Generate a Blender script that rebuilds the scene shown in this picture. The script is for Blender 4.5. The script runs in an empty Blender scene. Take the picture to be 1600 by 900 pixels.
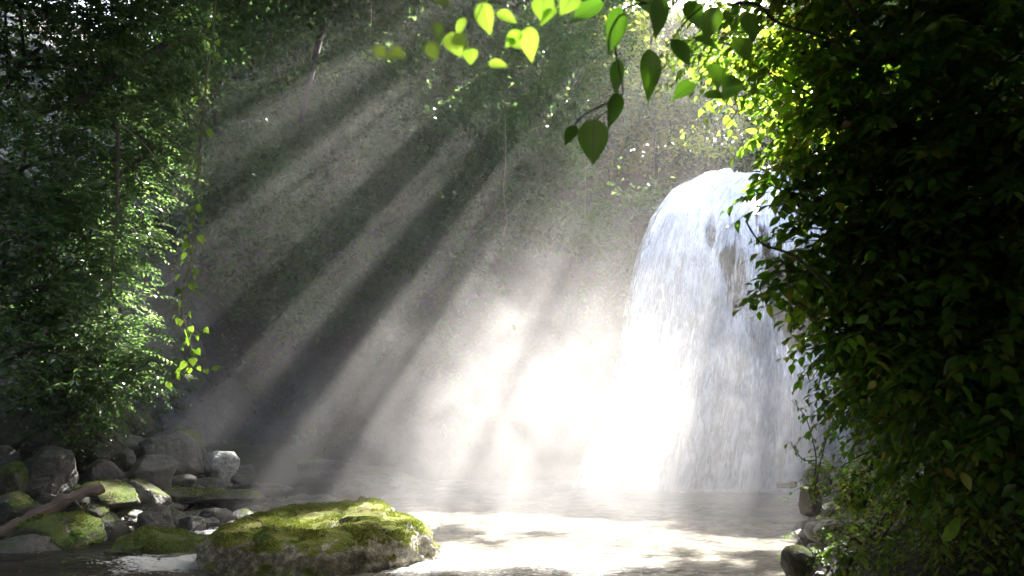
import bpy, math, random
import numpy as np
from mathutils import Vector, noise, Matrix
R = math.radians
SC = bpy.context.scene
COL = SC.collection

# ------------------------------------------------------------------ camera, sky, sun, exposure
F = 1111.0; PITCH = R(11.25); CZ = 1.7
cam = bpy.data.cameras.new('camera'); cam.lens = 25.0; cam.sensor_width = 36.0
cam.clip_start = 0.05; cam.clip_end = 2000
cam.dof.use_dof = True; cam.dof.focus_distance = 11.0; cam.dof.aperture_fstop = 1.9
co = bpy.data.objects.new('camera', cam); COL.objects.link(co)
co.location = (0, 0, CZ); co.rotation_euler = (R(90) + PITCH, 0, 0)
SC.camera = co
SUN_AZ = R(25.7); SUN_EL = R(44.0)
w = bpy.data.worlds.new('World'); SC.world = w; w.use_nodes = True
nt = w.node_tree; nt.nodes.clear()
sky = nt.nodes.new('ShaderNodeTexSky'); sky.sky_type = 'NISHITA'; sky.sun_disc = False
sky.sun_elevation = SUN_EL; sky.sun_rotation = SUN_AZ
sky.air_density = 1.0; sky.dust_density = 6.0
bg = nt.nodes.new('ShaderNodeBackground'); bg.inputs['Strength'].default_value = 0.115
wo = nt.nodes.new('ShaderNodeOutputWorld')
nt.links.new(sky.outputs[0], bg.inputs[0]); nt.links.new(bg.outputs[0], wo.inputs[0])
sl = bpy.data.lights.new('sun', 'SUN'); sl.energy = 5.0; sl.angle = R(0.5); sl.color = (1.0, 0.955, 0.90)
so = bpy.data.objects.new('sun', sl); COL.objects.link(so)
SUN = Vector((math.sin(SUN_AZ) * math.cos(SUN_EL), math.cos(SUN_AZ) * math.cos(SUN_EL), math.sin(SUN_EL)))
so.rotation_euler = SUN.to_track_quat('Z', 'Y').to_euler()
SC.view_settings.view_transform = 'Standard'; SC.view_settings.look = 'None'
SC.view_settings.exposure = 3.5; SC.view_settings.gamma = 1.0; SC.view_settings.use_curve_mapping = False
cy = SC.cycles
cy.max_bounces = 5; cy.diffuse_bounces = 2; cy.glossy_bounces = 2; cy.transmission_bounces = 3
cy.volume_bounces = 0; cy.transparent_max_bounces = 12
cy.volume_step_rate = 1.0; cy.volume_max_steps = 128
cy.use_denoising = True
cy.sample_clamp_indirect = 4.0
cy.caustics_reflective = False; cy.caustics_refractive = False

def at(px, py, Y):
    a = (px - 800) / F; b = (450 - py) / F
    dy = math.cos(PITCH) - b * math.sin(PITCH); dz = math.sin(PITCH) + b * math.cos(PITCH)
    t = Y / dy
    return Vector((a * t, Y, CZ + dz * t))

# sun-plane coordinates: u across, v up, both square to the sunbeams
CA, SA, CE, SE = math.cos(SUN_AZ), math.sin(SUN_AZ), math.cos(SUN_EL), math.sin(SUN_EL)
def uv_of(P):
    P = np.asarray(P, float)
    u = P[..., 0] * CA - P[..., 1] * SA
    al = P[..., 0] * SA + P[..., 1] * CA
    return u, P[..., 2] * CE - al * SE
# gaps between the crowns of the forest: (a point the light reaches, half width, half height)
GAPS = [
    ((470, 180, 18), 0.42, 0.42), ((400, 300, 17), 0.30, 0.40), ((350, 250, 17), .16, .2), ((330, 350, 16), .2, .28), ((260, 330, 15.5), 0.16, 0.25),
    ((575, 360, 18), 0.36, 0.34), ((480, 470, 16), 0.34, 0.34), ((385, 560, 14.5), 0.36, 0.38), ((540, 430, 17), .2, .2), ((430, 560, 15), .16, .2), ((640, 330, 19), 0.25, 0.3),
    ((180, 420, 14.5), 0.28, 0.4), ((660, 420, 18.5), 0.30, 0.24),
    ((740, 870, 9.6), 1.0, .6), ((960, 860, 10), 1.0, .6), ((850, 860, 10), 1.7, .75), ((1180, 705, 12.5), .9, .42), ((1080, 720, 12.5), .8, .5), ((700, 790, 11.5), .7, .35),
    ((1100, 600, 14), .8, .8), ((990, 700, 13), .9, .6), ((700, 880, 9.4), .7, .4), ((1000, 830, 11.5), .8, .4), ((640, 850, 9.6), .5, .3), ((1120, 860, 10), .5, .2),
    ((720, 570, 15.5), .75, .6), ((620, 640, 14), .55, .45), ((820, 470, 18.5), .7, .55), ((560, 720, 12.5), .5, .3),
    ((885, 480, 19), .7, .9), ((940, 610, 16), 1.1, .8), ((850, 520, 17.5), .7, .6), ((790, 560, 18), 0.5, 0.5), ((1050, 640, 14.5), .6, .6), ((950, 430, 20), .45, .6), ((860, 640, 15), 0.85, 0.65),
    ((1000, 640, 16), .9, .8), ((700, 650, 14), 0.55, 0.45), ((1030, 230, 22), 0.28, 0.35),
    ((620, 810, 10.3), 0.9, 0.55), ((500, 815, 9.8), 0.6, 0.30), ((400, 825, 9.6), 0.3, 0.2), ((760, 860, 10.5), 0.9, 0.6), ((900, 850, 11), 0.9, 0.6),
    ((1060, 780, 17), 1.1, 0.5), ((1180, 780, 17), 0.9, 0.5),
    ((405, 835, 9.6), 0.3, 0.16), ((345, 722, 16.5), 0.32, 0.3), ((75, 715, 12.4), 0.3, 0.2), ((200, 815, 12.6), 0.28, 0.16), ((20, 745, 12), .2, .12), ((100, 840, 10.6), .25, .12), ((265, 690, 15.6), .2, .12),
    ((305, 840, 12.0), 0.35, 0.16), ((440, 750, 18), 0.4, 0.2),
    ((325, 120, 7.2), 0.2, 0.55), ((312, 300, 7.2), 0.2, 0.55), ((296, 430, 7.2), 0.2, 0.55), ((296, 540, 7.2), 0.2, 0.4),
    ((770, 50, 1.9), 0.42, 0.24), ((650, 55, 1.05), 0.32, 0.2), ((1115, 110, 3.0), .14, .14), ((1010, 110, 3.0), .06, .1),
    ((180, 560, 13.5), 0.35, 0.2), ((290, 620, 13.5), 0.25, 0.2), ((60, 290, 13), 0.3, 0.2), ((90, 100, 13), 0.3, 0.3),
    ((400, 60, 21.5), 0.5, 0.45), ((680, 110, 23), 0.5, 0.5), ((650, 170, 23.5), .4, .3), ((470, 90, 22), .3, .3), ((880, 160, 25), .4, .5),
    ((1245, 800, 9.3), 0.5, 0.3), ((1260, 860, 8.6), 0.4, 0.2), ((1240, 530, 6.5), 0.3, 0.3), ((1160, 110, 7.2), 1.0, 1.0), ((1340, 110, 6.6), .8, .6), ((1300, 330, 6.5), .2, .3), ((1420, 240, 6.3), .25, .2), ((1320, 800, 8.4), .2, .12), ((1290, 600, 7), 0.12, 0.15),
]
_fr = random.Random(77)
for _ in range(46):
    GAPS.append(((_fr.uniform(0, 290), _fr.uniform(30, 650), _fr.uniform(12.6, 14.5)), _fr.uniform(.10, .24), _fr.uniform(.10, .24)))
for _ in range(16):
    GAPS.append(((_fr.uniform(300, 620), _fr.uniform(10, 170), _fr.uniform(20, 22.5)), _fr.uniform(.15, .35), _fr.uniform(.15, .35)))
for _ in range(9):
    GAPS.append(((_fr.uniform(320, 900), _fr.uniform(120, 420), _fr.uniform(23.5, 25)), _fr.uniform(.08, .17), _fr.uniform(.10, .22)))
for _ in range(12):
    GAPS.append(((_fr.uniform(700, 980), _fr.uniform(40, 330), _fr.uniform(24, 25.5)), _fr.uniform(.10, .22), _fr.uniform(.10, .22)))
for _ in range(60):
    GAPS.append(((_fr.uniform(300, 1000), _fr.uniform(0, 210), _fr.uniform(21.5, 25)), _fr.uniform(.06, .22), _fr.uniform(.06, .24)))
_g = [(uv_of(at(*p)), a * (1.45 if a > .3 and p[2] > 10 and p[0] > 640 else 1), b * (1.3 if a > .3 and p[2] > 10 and p[0] > 640 else 1)) for p, a, b in GAPS]
def in_gap(P, grow=0.0):
    u, v = uv_of(P)
    k = np.zeros(len(u), bool)
    wob = 1 + 0.24 * np.sin(u * 7.1 + v * 4.7) + 0.22 * np.sin(v * 11.3 - u * 9.9)
    for (gu, gv), a, b in _g:
        k |= ((u - gu) / (a + grow)) ** 2 + ((v - gv) / (b + grow)) ** 2 < wob ** 2
    return k

# ------------------------------------------------------------------ helpers
def tag(o, label=None, cat=None, group=None, kind=None):
    if label: o['label'] = label
    if cat: o['category'] = cat
    if group: o['group'] = group
    if kind: o['kind'] = kind
    return o
def empty(name, loc=(0, 0, 0)):
    o = bpy.data.objects.new(name, None); COL.objects.link(o); o.location = loc; o.empty_display_size = 0.2
    return o

class MB:
    """collects vertices and faces (constant size per batch) and links them as one mesh object"""
    def __init__(s): s.V = []; s.Fc = []; s.n = 0; s.A = []; s.U = []
    def add(s, V, Fa, rnd=0.5, U=None):
        V = np.asarray(V, np.float32).reshape(-1, 3); Fa = np.asarray(Fa, np.int64)
        s.V.append(V); s.Fc.append(Fa + s.n); s.n += len(V)
        s.A.append(np.broadcast_to(np.asarray(rnd, np.float32), (len(V),)).copy())
        s.U.append(np.zeros((len(V), 2), np.float32) if U is None else np.asarray(U, np.float32))
    def build(s, name, mat, parent=None, smooth=True, origin=None):
        V = np.concatenate(s.V) if s.V else np.zeros((0, 3), np.float32)
        org = np.zeros(3)
        if parent is not None: org = np.array(parent.location)
        elif origin is not None: org = np.array(origin)
        V = V - org.astype(np.float32)
        me = bpy.data.meshes.new(name)
        me.vertices.add(len(V)); me.vertices.foreach_set('co', V.astype(np.float32).ravel())
        idx = np.concatenate([f.ravel() for f in s.Fc]) if s.Fc else np.zeros(0, int)
        sz = np.concatenate([np.full(len(f), f.shape[1]) for f in s.Fc]) if s.Fc else np.zeros(0, int)
        st = np.concatenate([[0], np.cumsum(sz)[:-1]]) if len(sz) else sz
        me.loops.add(len(idx)); me.loops.foreach_set('vertex_index', idx.astype(np.int32))
        me.polygons.add(len(sz)); me.polygons.foreach_set('loop_start', st.astype(np.int32))
        me.polygons.foreach_set('use_smooth', np.full(len(sz), smooth))
        a = me.attributes.new('rnd', 'FLOAT', 'POINT'); a.data.foreach_set('value', np.concatenate(s.A))
        U = np.concatenate(s.U); uvl = me.uv_layers.new(name='uv')
        uvl.data.foreach_set('uv', U[idx].ravel())
        me.update(calc_edges=True); me.validate()
        me.materials.append(mat)
        o = bpy.data.objects.new(name, me); COL.objects.link(o)
        if parent is not None: o.parent = parent
        else: o.location = org
        return o

def tube(mb, pts, rad, sides=5, rnd=0.5):
    pts = np.asarray([tuple(p) for p in pts], float); n = len(pts)
    rad = np.broadcast_to(np.asarray(rad, float), (n,))
    T = np.gradient(pts, axis=0); T /= np.linalg.norm(T, axis=1)[:, None] + 1e-9
    up = np.where(np.abs(T[:, 2:3]) > 0.9, np.array([[1., 0, 0]]), np.array([[0, 0, 1.]]))
    A = np.cross(T, up); A /= np.linalg.norm(A, axis=1)[:, None] + 1e-9
    for i in range(1, n):
        if (A[i] * A[i - 1]).sum() < 0: A[i] *= -1
    B = np.cross(T, A)
    an = np.arange(sides) / sides * 2 * np.pi
    V = pts[:, None] + rad[:, None, None] * (np.cos(an)[None, :, None] * A[:, None] + np.sin(an)[None, :, None] * B[:, None])
    Fa = []
    for i in range(n - 1):
        for j in range(sides):
            k = (j + 1) % sides
            Fa.append((i * sides + j, i * sides + k, (i + 1) * sides + k, (i + 1) * sides + j))
    L = np.concatenate([[0], np.cumsum(np.linalg.norm(np.diff(pts, axis=0), axis=1))])
    U = np.stack([np.tile(an / 6.28, n), np.repeat(L, sides)], 1)
    mb.add(V.reshape(-1, 3), Fa, rnd, U)

def smooth_path(pts, k=6):
    P = [Vector(p) for p in pts]; out = []
    for i in range(len(P) - 1):
        p0 = P[max(i - 1, 0)]; p1 = P[i]; p2 = P[i + 1]; p3 = P[min(i + 2, len(P) - 1)]
        for j in range(k):
            t = j / k
            out.append(0.5 * ((2 * p1) + (p2 - p0) * t + (2 * p0 - 5 * p1 + 4 * p2 - p3) * t * t + (3 * p1 - p0 - 3 * p2 + p3) * t ** 3))
    out.append(P[-1]); return out

KITE_V = np.array([(0, 0, 0), (.42, .27, .05), (1, 0, -.12), (.42, -.27, .05)]); KITE_F = np.array([(0, 1, 2, 3)])
KITE_U = np.array([(0, .5), (.42, 1), (1, .5), (.42, 0)])
def leaf_template(w=0.27, curl=.22, fold=.16, rows=(0, .10, .26, .46, .66, .84, 1.0), hw=(.0, .52, .9, 1.0, .78, .40, 0)):
    V = []; U = []; Fa = []
    for t, h in zip(rows, hw):
        zc = -curl * t * t
        for s in (-1, 0, 1):
            y = s * h * w; V.append((t, y, zc + abs(y) * fold * 2)); U.append((t, .5 + s * h * .5))
    for i in range(len(rows) - 1):
        for s in (0, 1):
            Fa.append((i * 3 + s, (i + 1) * 3 + s, (i + 1) * 3 + s + 1, i * 3 + s + 1))
    return np.array(V), np.array(Fa), np.array(U)
LEAF = leaf_template(); LEAFLO = leaf_template(rows=(0, .25, .6, 1.0), hw=(.12, .95, .85, 0)); KITE = (KITE_V, KITE_F, KITE_U)
HEART = leaf_template(w=.42, curl=.1, fold=.12, rows=(-.08, .0, .2, .45, .7, 1.0), hw=(.55, .85, 1.0, .8, .42, 0))

def nrm(a): return a / (np.linalg.norm(a, axis=-1, keepdims=True) + 1e-9)
def leaves(mb, P, D, N, size, rng, tmpl=KITE, rnd=None):
    P = np.asarray(P, float); n = len(P)
    if n == 0: return
    TV, TF, TU = tmpl
    D = nrm(np.asarray(D, float)); S = nrm(np.cross(N, D)); N = np.cross(D, S)
    size = np.broadcast_to(size, (n,))
    wv = rng.uniform(.75, 1.2, n)
    V = P[:, None] + size[:, None, None] * (TV[None, :, 0:1] * D[:, None] + TV[None, :, 1:2] * wv[:, None, None] * S[:, None] + TV[None, :, 2:3] * N[:, None])
    Fa = (TF[None] + (np.arange(n) * len(TV))[:, None, None]).reshape(-1, TF.shape[1])
    if rnd is None: rnd = rng.uniform(0, 1, n)
    mb.add(V.reshape(-1, 3), Fa, np.repeat(rnd, len(TV)), np.tile(TU, (n, 1)))

def cloud(mb, C, n, spread, size, rng, tmpl=KITE, cull=False, flat=.6, hang=.5, keep=None):
    """n leaves around each cluster centre C"""
    C = np.asarray(C, float)
    P = np.repeat(C, n, 0) + rng.normal(0, 1, (len(C) * n, 3)) * np.array([spread, spread, spread * flat])
    az = rng.uniform(0, 2 * np.pi, len(P))
    D = np.stack([np.cos(az), np.sin(az), rng.normal(-hang, .4, len(P))], 1)
    N = np.stack([rng.normal(0, .45, len(P)), rng.normal(0, .45, len(P)), np.ones(len(P))], 1)
    cr = np.repeat(rng.uniform(0, .7, len(C)), n) + rng.uniform(0, .3, len(P))
    m = np.ones(len(P), bool)
    if cull: m &= ~in_gap(P, size * .42)
    if keep is not None: m &= keep(P)
    leaves(mb, P[m], D[m], N[m], (size * rng.uniform(.6, 1.25, len(P)))[m], rng, tmpl, cr[m])

def twigs(mbL, mbS, P0, D, L, K, size, rng, tmpl=LEAFLO, droop=.5, srad=.004, cull=False, stem=True, keep=None):
    """leafy twigs: leaves alternate along a drooping stem"""
    P0 = np.asarray(P0, float); D = nrm(np.asarray(D, float)); n = len(P0)
    L = np.broadcast_to(L, (n,)) * rng.uniform(.7, 1.3, n)
    S = nrm(np.cross(D, np.array([0, 0, 1.0]) + rng.normal(0, .15, (n, 3))))
    t = (np.arange(K) + .6) / K
    pos = P0[:, None] + D[:, None] * (L[:, None] * t)[..., None]
    pos[..., 2] -= droop * (L[:, None] * t ** 2)
    side = np.where(np.arange(K) % 2 == 0, 1, -1)
    LD = D[:, None] * .55 + S[:, None] * side[None, :, None] * .9 + rng.normal(0, .22, (n, K, 3))
    LD[..., 2] -= .25 + droop * t[None] * .8
    LN = np.array([0, 0, 1.0]) + rng.normal(0, .35, (n, K, 3)) + D[:, None] * .3
    tr = np.repeat(rng.uniform(0, .6, n), K) + rng.uniform(0, .4, n * K)
    sz = size * (1.05 - .45 * t)[None] * rng.uniform(.75, 1.2, (n, K))
    P = pos.reshape(-1, 3); m = np.ones(len(P), bool)
    if cull: m &= ~in_gap(P)
    if keep is not None: m &= keep(P)
    leaves(mbL, P[m], LD.reshape(-1, 3)[m], LN.reshape(-1, 3)[m], sz.reshape(-1)[m], rng, tmpl, tr[m])
    if stem:
        tt = np.linspace(0, 1, 4)
        for i in range(n):
            q = P0[i] + D[i] * (L[i] * tt)[:, None]; q[:, 2] -= droop * L[i] * tt ** 2
            if keep is not None and not keep(q).all(): continue
            tube(mbS, q, np.linspace(srad * 1.6, srad * .6, 4), 3)

# ------------------------------------------------------------------ materials
def newmat(name):
    m = bpy.data.materials.new(name); m.use_nodes = True; t = m.node_tree; t.nodes.clear()
    out = t.nodes.new('ShaderNodeOutputMaterial'); return m, t, out
def nd(t, typ, **kw):
    n = t.nodes.new(typ)
    for k, v in kw.items():
        if k.startswith('i_'): n.inputs[k[2:].replace('_', ' ')].default_value = v
        else: setattr(n, k, v)
    return n
def ramp(t, src, stops):
    r = t.nodes.new('ShaderNodeValToRGB'); e = r.color_ramp.elements
    e[0].position, e[0].color = stops[0][0], (*stops[0][1], 1) if len(stops[0][1]) == 3 else stops[0][1]
    e[1].position, e[1].color = stops[-1][0], (*stops[-1][1], 1)
    for p, c in stops[1:-1]:
        x = e.new(p); x.color = (*c, 1)
    t.links.new(src, r.inputs[0]); return r.outputs[0]
def noise_tex(t, vec, scale, detail=4, rough=.55, dist=0):
    n = nd(t, 'ShaderNodeTexNoise'); n.inputs['Scale'].default_value = scale; n.inputs['Detail'].default_value = detail
    n.inputs['Roughness'].default_value = rough; n.inputs['Distortion'].default_value = dist
    if vec is not None: t.links.new(vec, n.inputs['Vector'])
    return n.outputs['Fac']
def math_n(t, op, a, b=None, c=None, clamp=False):
    n = t.nodes.new('ShaderNodeMath'); n.operation = op; n.use_clamp = clamp
    for i, x in enumerate((a, b, c)):
        if x is None: continue
        if isinstance(x, (int, float)): n.inputs[i].default_value = x
        else: t.links.new(x, n.inputs[i])
    return n.outputs[0]
def mixc(t, fac, a, b):
    n = t.nodes.new('ShaderNodeMix'); n.data_type = 'RGBA'
    if isinstance(fac, (int, float)): n.inputs[0].default_value = fac
    else: t.links.new(fac, n.inputs[0])
    for i, x in ((6, a), (7, b)):
        if isinstance(x, tuple): n.inputs[i].default_value = (*x, 1)
        else: t.links.new(x, n.inputs[i])
    return n.outputs[2]

def leaf_mat(name, cols, tcols, rough=.35, trans=.45, veins=False, spec=.35):
    m, t, out = newmat(name)
    a = nd(t, 'ShaderNodeAttribute', attribute_name='rnd')
    st = [(i / (len(cols) - 1), c) for i, c in enumerate(cols)]
    base = ramp(t, a.outputs['Fac'], st)
    tc = ramp(t, a.outputs['Fac'], [(i / (len(tcols) - 1), c) for i, c in enumerate(tcols)])
    g = nd(t, 'ShaderNodeNewGeometry')
    nz = noise_tex(t, g.outputs['Position'], 0.55, 2)
    base = mixc(t, math_n(t, 'MULTIPLY', nz, .6), base, mixc(t, .5, base, (.02, .05, .02)))
    bumpn = None
    p = nd(t, 'ShaderNodeBsdfPrincipled'); p.inputs['Roughness'].default_value = rough
    p.inputs['Specular IOR Level'].default_value = spec
    if veins:
        uv = nd(t, 'ShaderNodeUVMap'); sx = nd(t, 'ShaderNodeSeparateXYZ'); t.links.new(uv.outputs[0], sx.inputs[0])
        ay = math_n(t, 'ABSOLUTE', math_n(t, 'SUBTRACT', sx.outputs[1], .5))
        ph = math_n(t, 'SUBTRACT', sx.outputs[0], math_n(t, 'MULTIPLY', ay, .7))
        v = math_n(t, 'PINGPONG', ph, .055)
        v = math_n(t, 'LESS_THAN', v, .006)
        mid = math_n(t, 'LESS_THAN', ay, .03)
        v = math_n(t, 'MAXIMUM', math_n(t, 'MULTIPLY', v, .55), mid)
        base = mixc(t, math_n(t, 'MULTIPLY', v, .5), base, (.16, .22, .08))
        tc = mixc(t, math_n(t, 'MULTIPLY', v, .6), tc, (.03, .08, .01))
        b = nd(t, 'ShaderNodeBump'); b.inputs['Strength'].default_value = .4; b.inputs['Distance'].default_value = .004; b.invert = True
        t.links.new(v, b.inputs['Height']); t.links.new(b.outputs[0], p.inputs['Normal'])
    t.links.new(base, p.inputs['Base Color'])
    tr = nd(t, 'ShaderNodeBsdfTranslucent'); t.links.new(tc, tr.inputs['Color'])
    mx = nd(t, 'ShaderNodeMixShader'); mx.inputs[0].default_value = trans
    t.links.new(p.outputs[0], mx.inputs[1]); t.links.new(tr.outputs[0], mx.inputs[2]); t.links.new(mx.outputs[0], out.inputs[0])
    return m
DG = [(.012, .045, .010), (.022, .075, .015), (.035, .105, .02), (.06, .12, .02)]
TG = [(.08, .19, .04), (.16, .30, .07), (.26, .40, .11), (.36, .45, .16)]
M_leaf_far = leaf_mat('forest leaves', DG, TG, rough=.27, trans=.36, spec=.6)
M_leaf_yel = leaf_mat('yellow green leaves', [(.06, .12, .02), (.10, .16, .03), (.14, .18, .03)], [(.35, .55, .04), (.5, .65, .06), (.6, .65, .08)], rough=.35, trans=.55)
M_leaf_near = leaf_mat('broad leaves', [(.02, .05, .012), (.035, .085, .018), (.05, .11, .025), (.12, .12, .02)], [(.08, .26, .01), (.16, .40, .02), (.22, .45, .02), (.5, .42, .04)], rough=.28, trans=.45, veins=True)
M_leaf_vine = leaf_mat('vine leaves', [(.06, .12, .02), (.08, .15, .03), (.10, .17, .04)], [(.25, .5, .03), (.35, .6, .05), (.45, .65, .06)], rough=.35, trans=.5, veins=True)
M_leaf_mid = leaf_mat('backlit broad leaves', [(.03, .07, .014), (.05, .11, .02), (.08, .13, .03), (.13, .13, .03)], [(.16, .40, .02), (.28, .52, .03), (.40, .58, .04), (.6, .5, .06)], rough=.3, trans=.5, veins=True)
M_fern = leaf_mat('fern fronds', [(.03, .07, .02), (.05, .11, .03)], [(.15, .3, .03), (.25, .4, .04)], rough=.45, trans=.4)

def rock_mat(name, c1, c2, moss=.5, wet=.5, mosscol=((.035, .06, .010), (.10, .14, .018)), scale=1.0, bump=1.0):
    m, t, out = newmat(name)
    tc = nd(t, 'ShaderNodeTexCoord').outputs['Object']
    oi = nd(t, 'ShaderNodeObjectInfo')
    add = nd(t, 'ShaderNodeVectorMath', operation='ADD'); t.links.new(tc, add.inputs[0])
    sc = nd(t, 'ShaderNodeVectorMath', operation='SCALE'); sc.inputs[0].default_value = (37, 17, 29); t.links.new(oi.outputs['Random'], sc.inputs['Scale'])
    t.links.new(sc.outputs[0], add.inputs[1]); v = add.outputs[0]
    n1 = noise_tex(t, v, 2.2 * scale, 8, .6, .4); n2 = noise_tex(t, v, 14 * scale, 6, .65); n3 = noise_tex(t, v, 60 * scale, 3, .6)
    col = ramp(t, n1, [(.3, c1), (.7, c2)])
    col = mixc(t, ramp(t, n2, [(.45, (0, 0, 0)), (.7, (1, 1, 1))]), col, tuple(x * 1.9 for x in c2))
    dark = ramp(t, noise_tex(t, v, 5 * scale, 5, .7, 1.2), [(.35, (1, 1, 1)), (.46, (0, 0, 0))])
    col = mixc(t, math_n(t, 'MULTIPLY', dark, .6), col, tuple(x * .4 for x in c1))
    g = nd(t, 'ShaderNodeNewGeometry'); sx = nd(t, 'ShaderNodeSeparateXYZ'); t.links.new(g.outputs['Normal'], sx.inputs[0])
    mz = math_n(t, 'ADD', math_n(t, 'MULTIPLY', sx.outputs[2], .55), math_n(t, 'MULTIPLY', math_n(t, 'SUBTRACT', noise_tex(t, v, 3.2 * scale, 6, .65), .5), 1.9))
    thr = 1.05 - moss
    mm = ramp(t, math_n(t, 'SUBTRACT', mz, thr - .5), [(.45, (0, 0, 0)), (.58, (1, 1, 1))])
    mc = mixc(t, ramp(t, n3, [(.35, (0, 0, 0)), (.65, (1, 1, 1))]), mosscol[0], mosscol[1])
    mc = mixc(t, ramp(t, noise_tex(t, v, 1.7 * scale, 3), [(.5, (0, 0, 0)), (.7, (1, 1, 1))]), mc, (.14, .12, .035))
    col = mixc(t, mm, col, mc)
    p = nd(t, 'ShaderNodeBsdfPrincipled'); t.links.new(col, p.inputs['Base Color'])
    rr = math_n(t, 'ADD', math_n(t, 'MULTIPLY', mm, .45), ramp(t, n2, [(.3, (.65 - wet * .45,) * 3), (.7, (.8 - wet * .3,) * 3)]), clamp=True)
    t.links.new(rr, p.inputs['Roughness'])
    h = math_n(t, 'ADD', math_n(t, 'ADD', n1, math_n(t, 'MULTIPLY', n2, .35)), math_n(t, 'MULTIPLY', n3, math_n(t, 'ADD', math_n(t, 'MULTIPLY', mm, .35), .08)))
    b = nd(t, 'ShaderNodeBump'); b.inputs['Strength'].default_value = bump; b.inputs['Distance'].default_value = .11; t.links.new(h, b.inputs['Height'])
    t.links.new(b.outputs[0], p.inputs['Normal']); t.links.new(p.outputs[0], out.inputs[0])
    return m
M_rock = rock_mat('grey river rock', (.012, .012, .010), (.062, .058, .048), moss=.40, wet=.8)
M_rockm = rock_mat('mossy river rock', (.010, .010, .008), (.045, .042, .03), moss=.66, wet=.5)
M_rockg = rock_mat('thick moss rock', (.025, .024, .018), (.08, .075, .055), moss=.85, wet=.4)
M_rockc = rock_mat('cobbles', (.015, .015, .012), (.07, .065, .052), moss=.5, wet=.9)
M_pale = rock_mat('pale rock', (.14, .135, .12), (.32, .31, .28), moss=.15, wet=.8)
M_boulder = rock_mat('boulder', (.055, .05, .037), (.27, .245, .18), moss=.72, wet=.4, mosscol=((.10, .13, .015), (.24, .28, .03)))
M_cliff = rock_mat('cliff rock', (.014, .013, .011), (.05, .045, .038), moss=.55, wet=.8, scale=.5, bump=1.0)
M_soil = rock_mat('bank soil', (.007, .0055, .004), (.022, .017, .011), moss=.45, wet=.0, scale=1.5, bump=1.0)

def bark_mat(name, c1, c2):
    m, t, out = newmat(name); uv = nd(t, 'ShaderNodeUVMap')
    mp = nd(t, 'ShaderNodeMapping'); mp.inputs['Scale'].default_value = (14, 3, 1); t.links.new(uv.outputs[0], mp.inputs[0])
    n = noise_tex(t, mp.outputs[0], 1.6, 8, .7, .8)
    p = nd(t, 'ShaderNodeBsdfPrincipled'); t.links.new(ramp(t, n, [(.3, c1), (.7, c2)]), p.inputs['Base Color']); p.inputs['Roughness'].default_value = .75
    b = nd(t, 'ShaderNodeBump'); b.inputs['Strength'].default_value = .9; b.inputs['Distance'].default_value = .03
    t.links.new(n, b.inputs['Height']); t.links.new(b.outputs[0], p.inputs['Normal']); t.links.new(p.outputs[0], out.inputs[0]); return m
M_bark = bark_mat('bark', (.02, .017, .012), (.08, .068, .05))
M_drift = bark_mat('driftwood', (.035, .025, .018), (.20, .15, .11))
M_twig = bark_mat('twig bark', (.02, .017, .01), (.06, .05, .03))
M_vstem = bark_mat('vine stem', (.12, .13, .05), (.30, .28, .14))
def plain(name, c, rough):
    m, t, out = newmat(name); p = nd(t, 'ShaderNodeBsdfPrincipled'); p.inputs['Base Color'].default_value = (*c, 1); p.inputs['Roughness'].default_value = rough
    g = nd(t, 'ShaderNodeNewGeometry')
    t.links.new(mixc(t, noise_tex(t, g.outputs['Position'], 20, 5), tuple(x * .5 for x in c), tuple(x * 1.3 for x in c)), p.inputs['Base Color'])
    t.links.new(p.outputs[0], out.inputs[0]); return m
M_orange = plain('withered leaf', (.12, .07, .02), .6)

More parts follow.
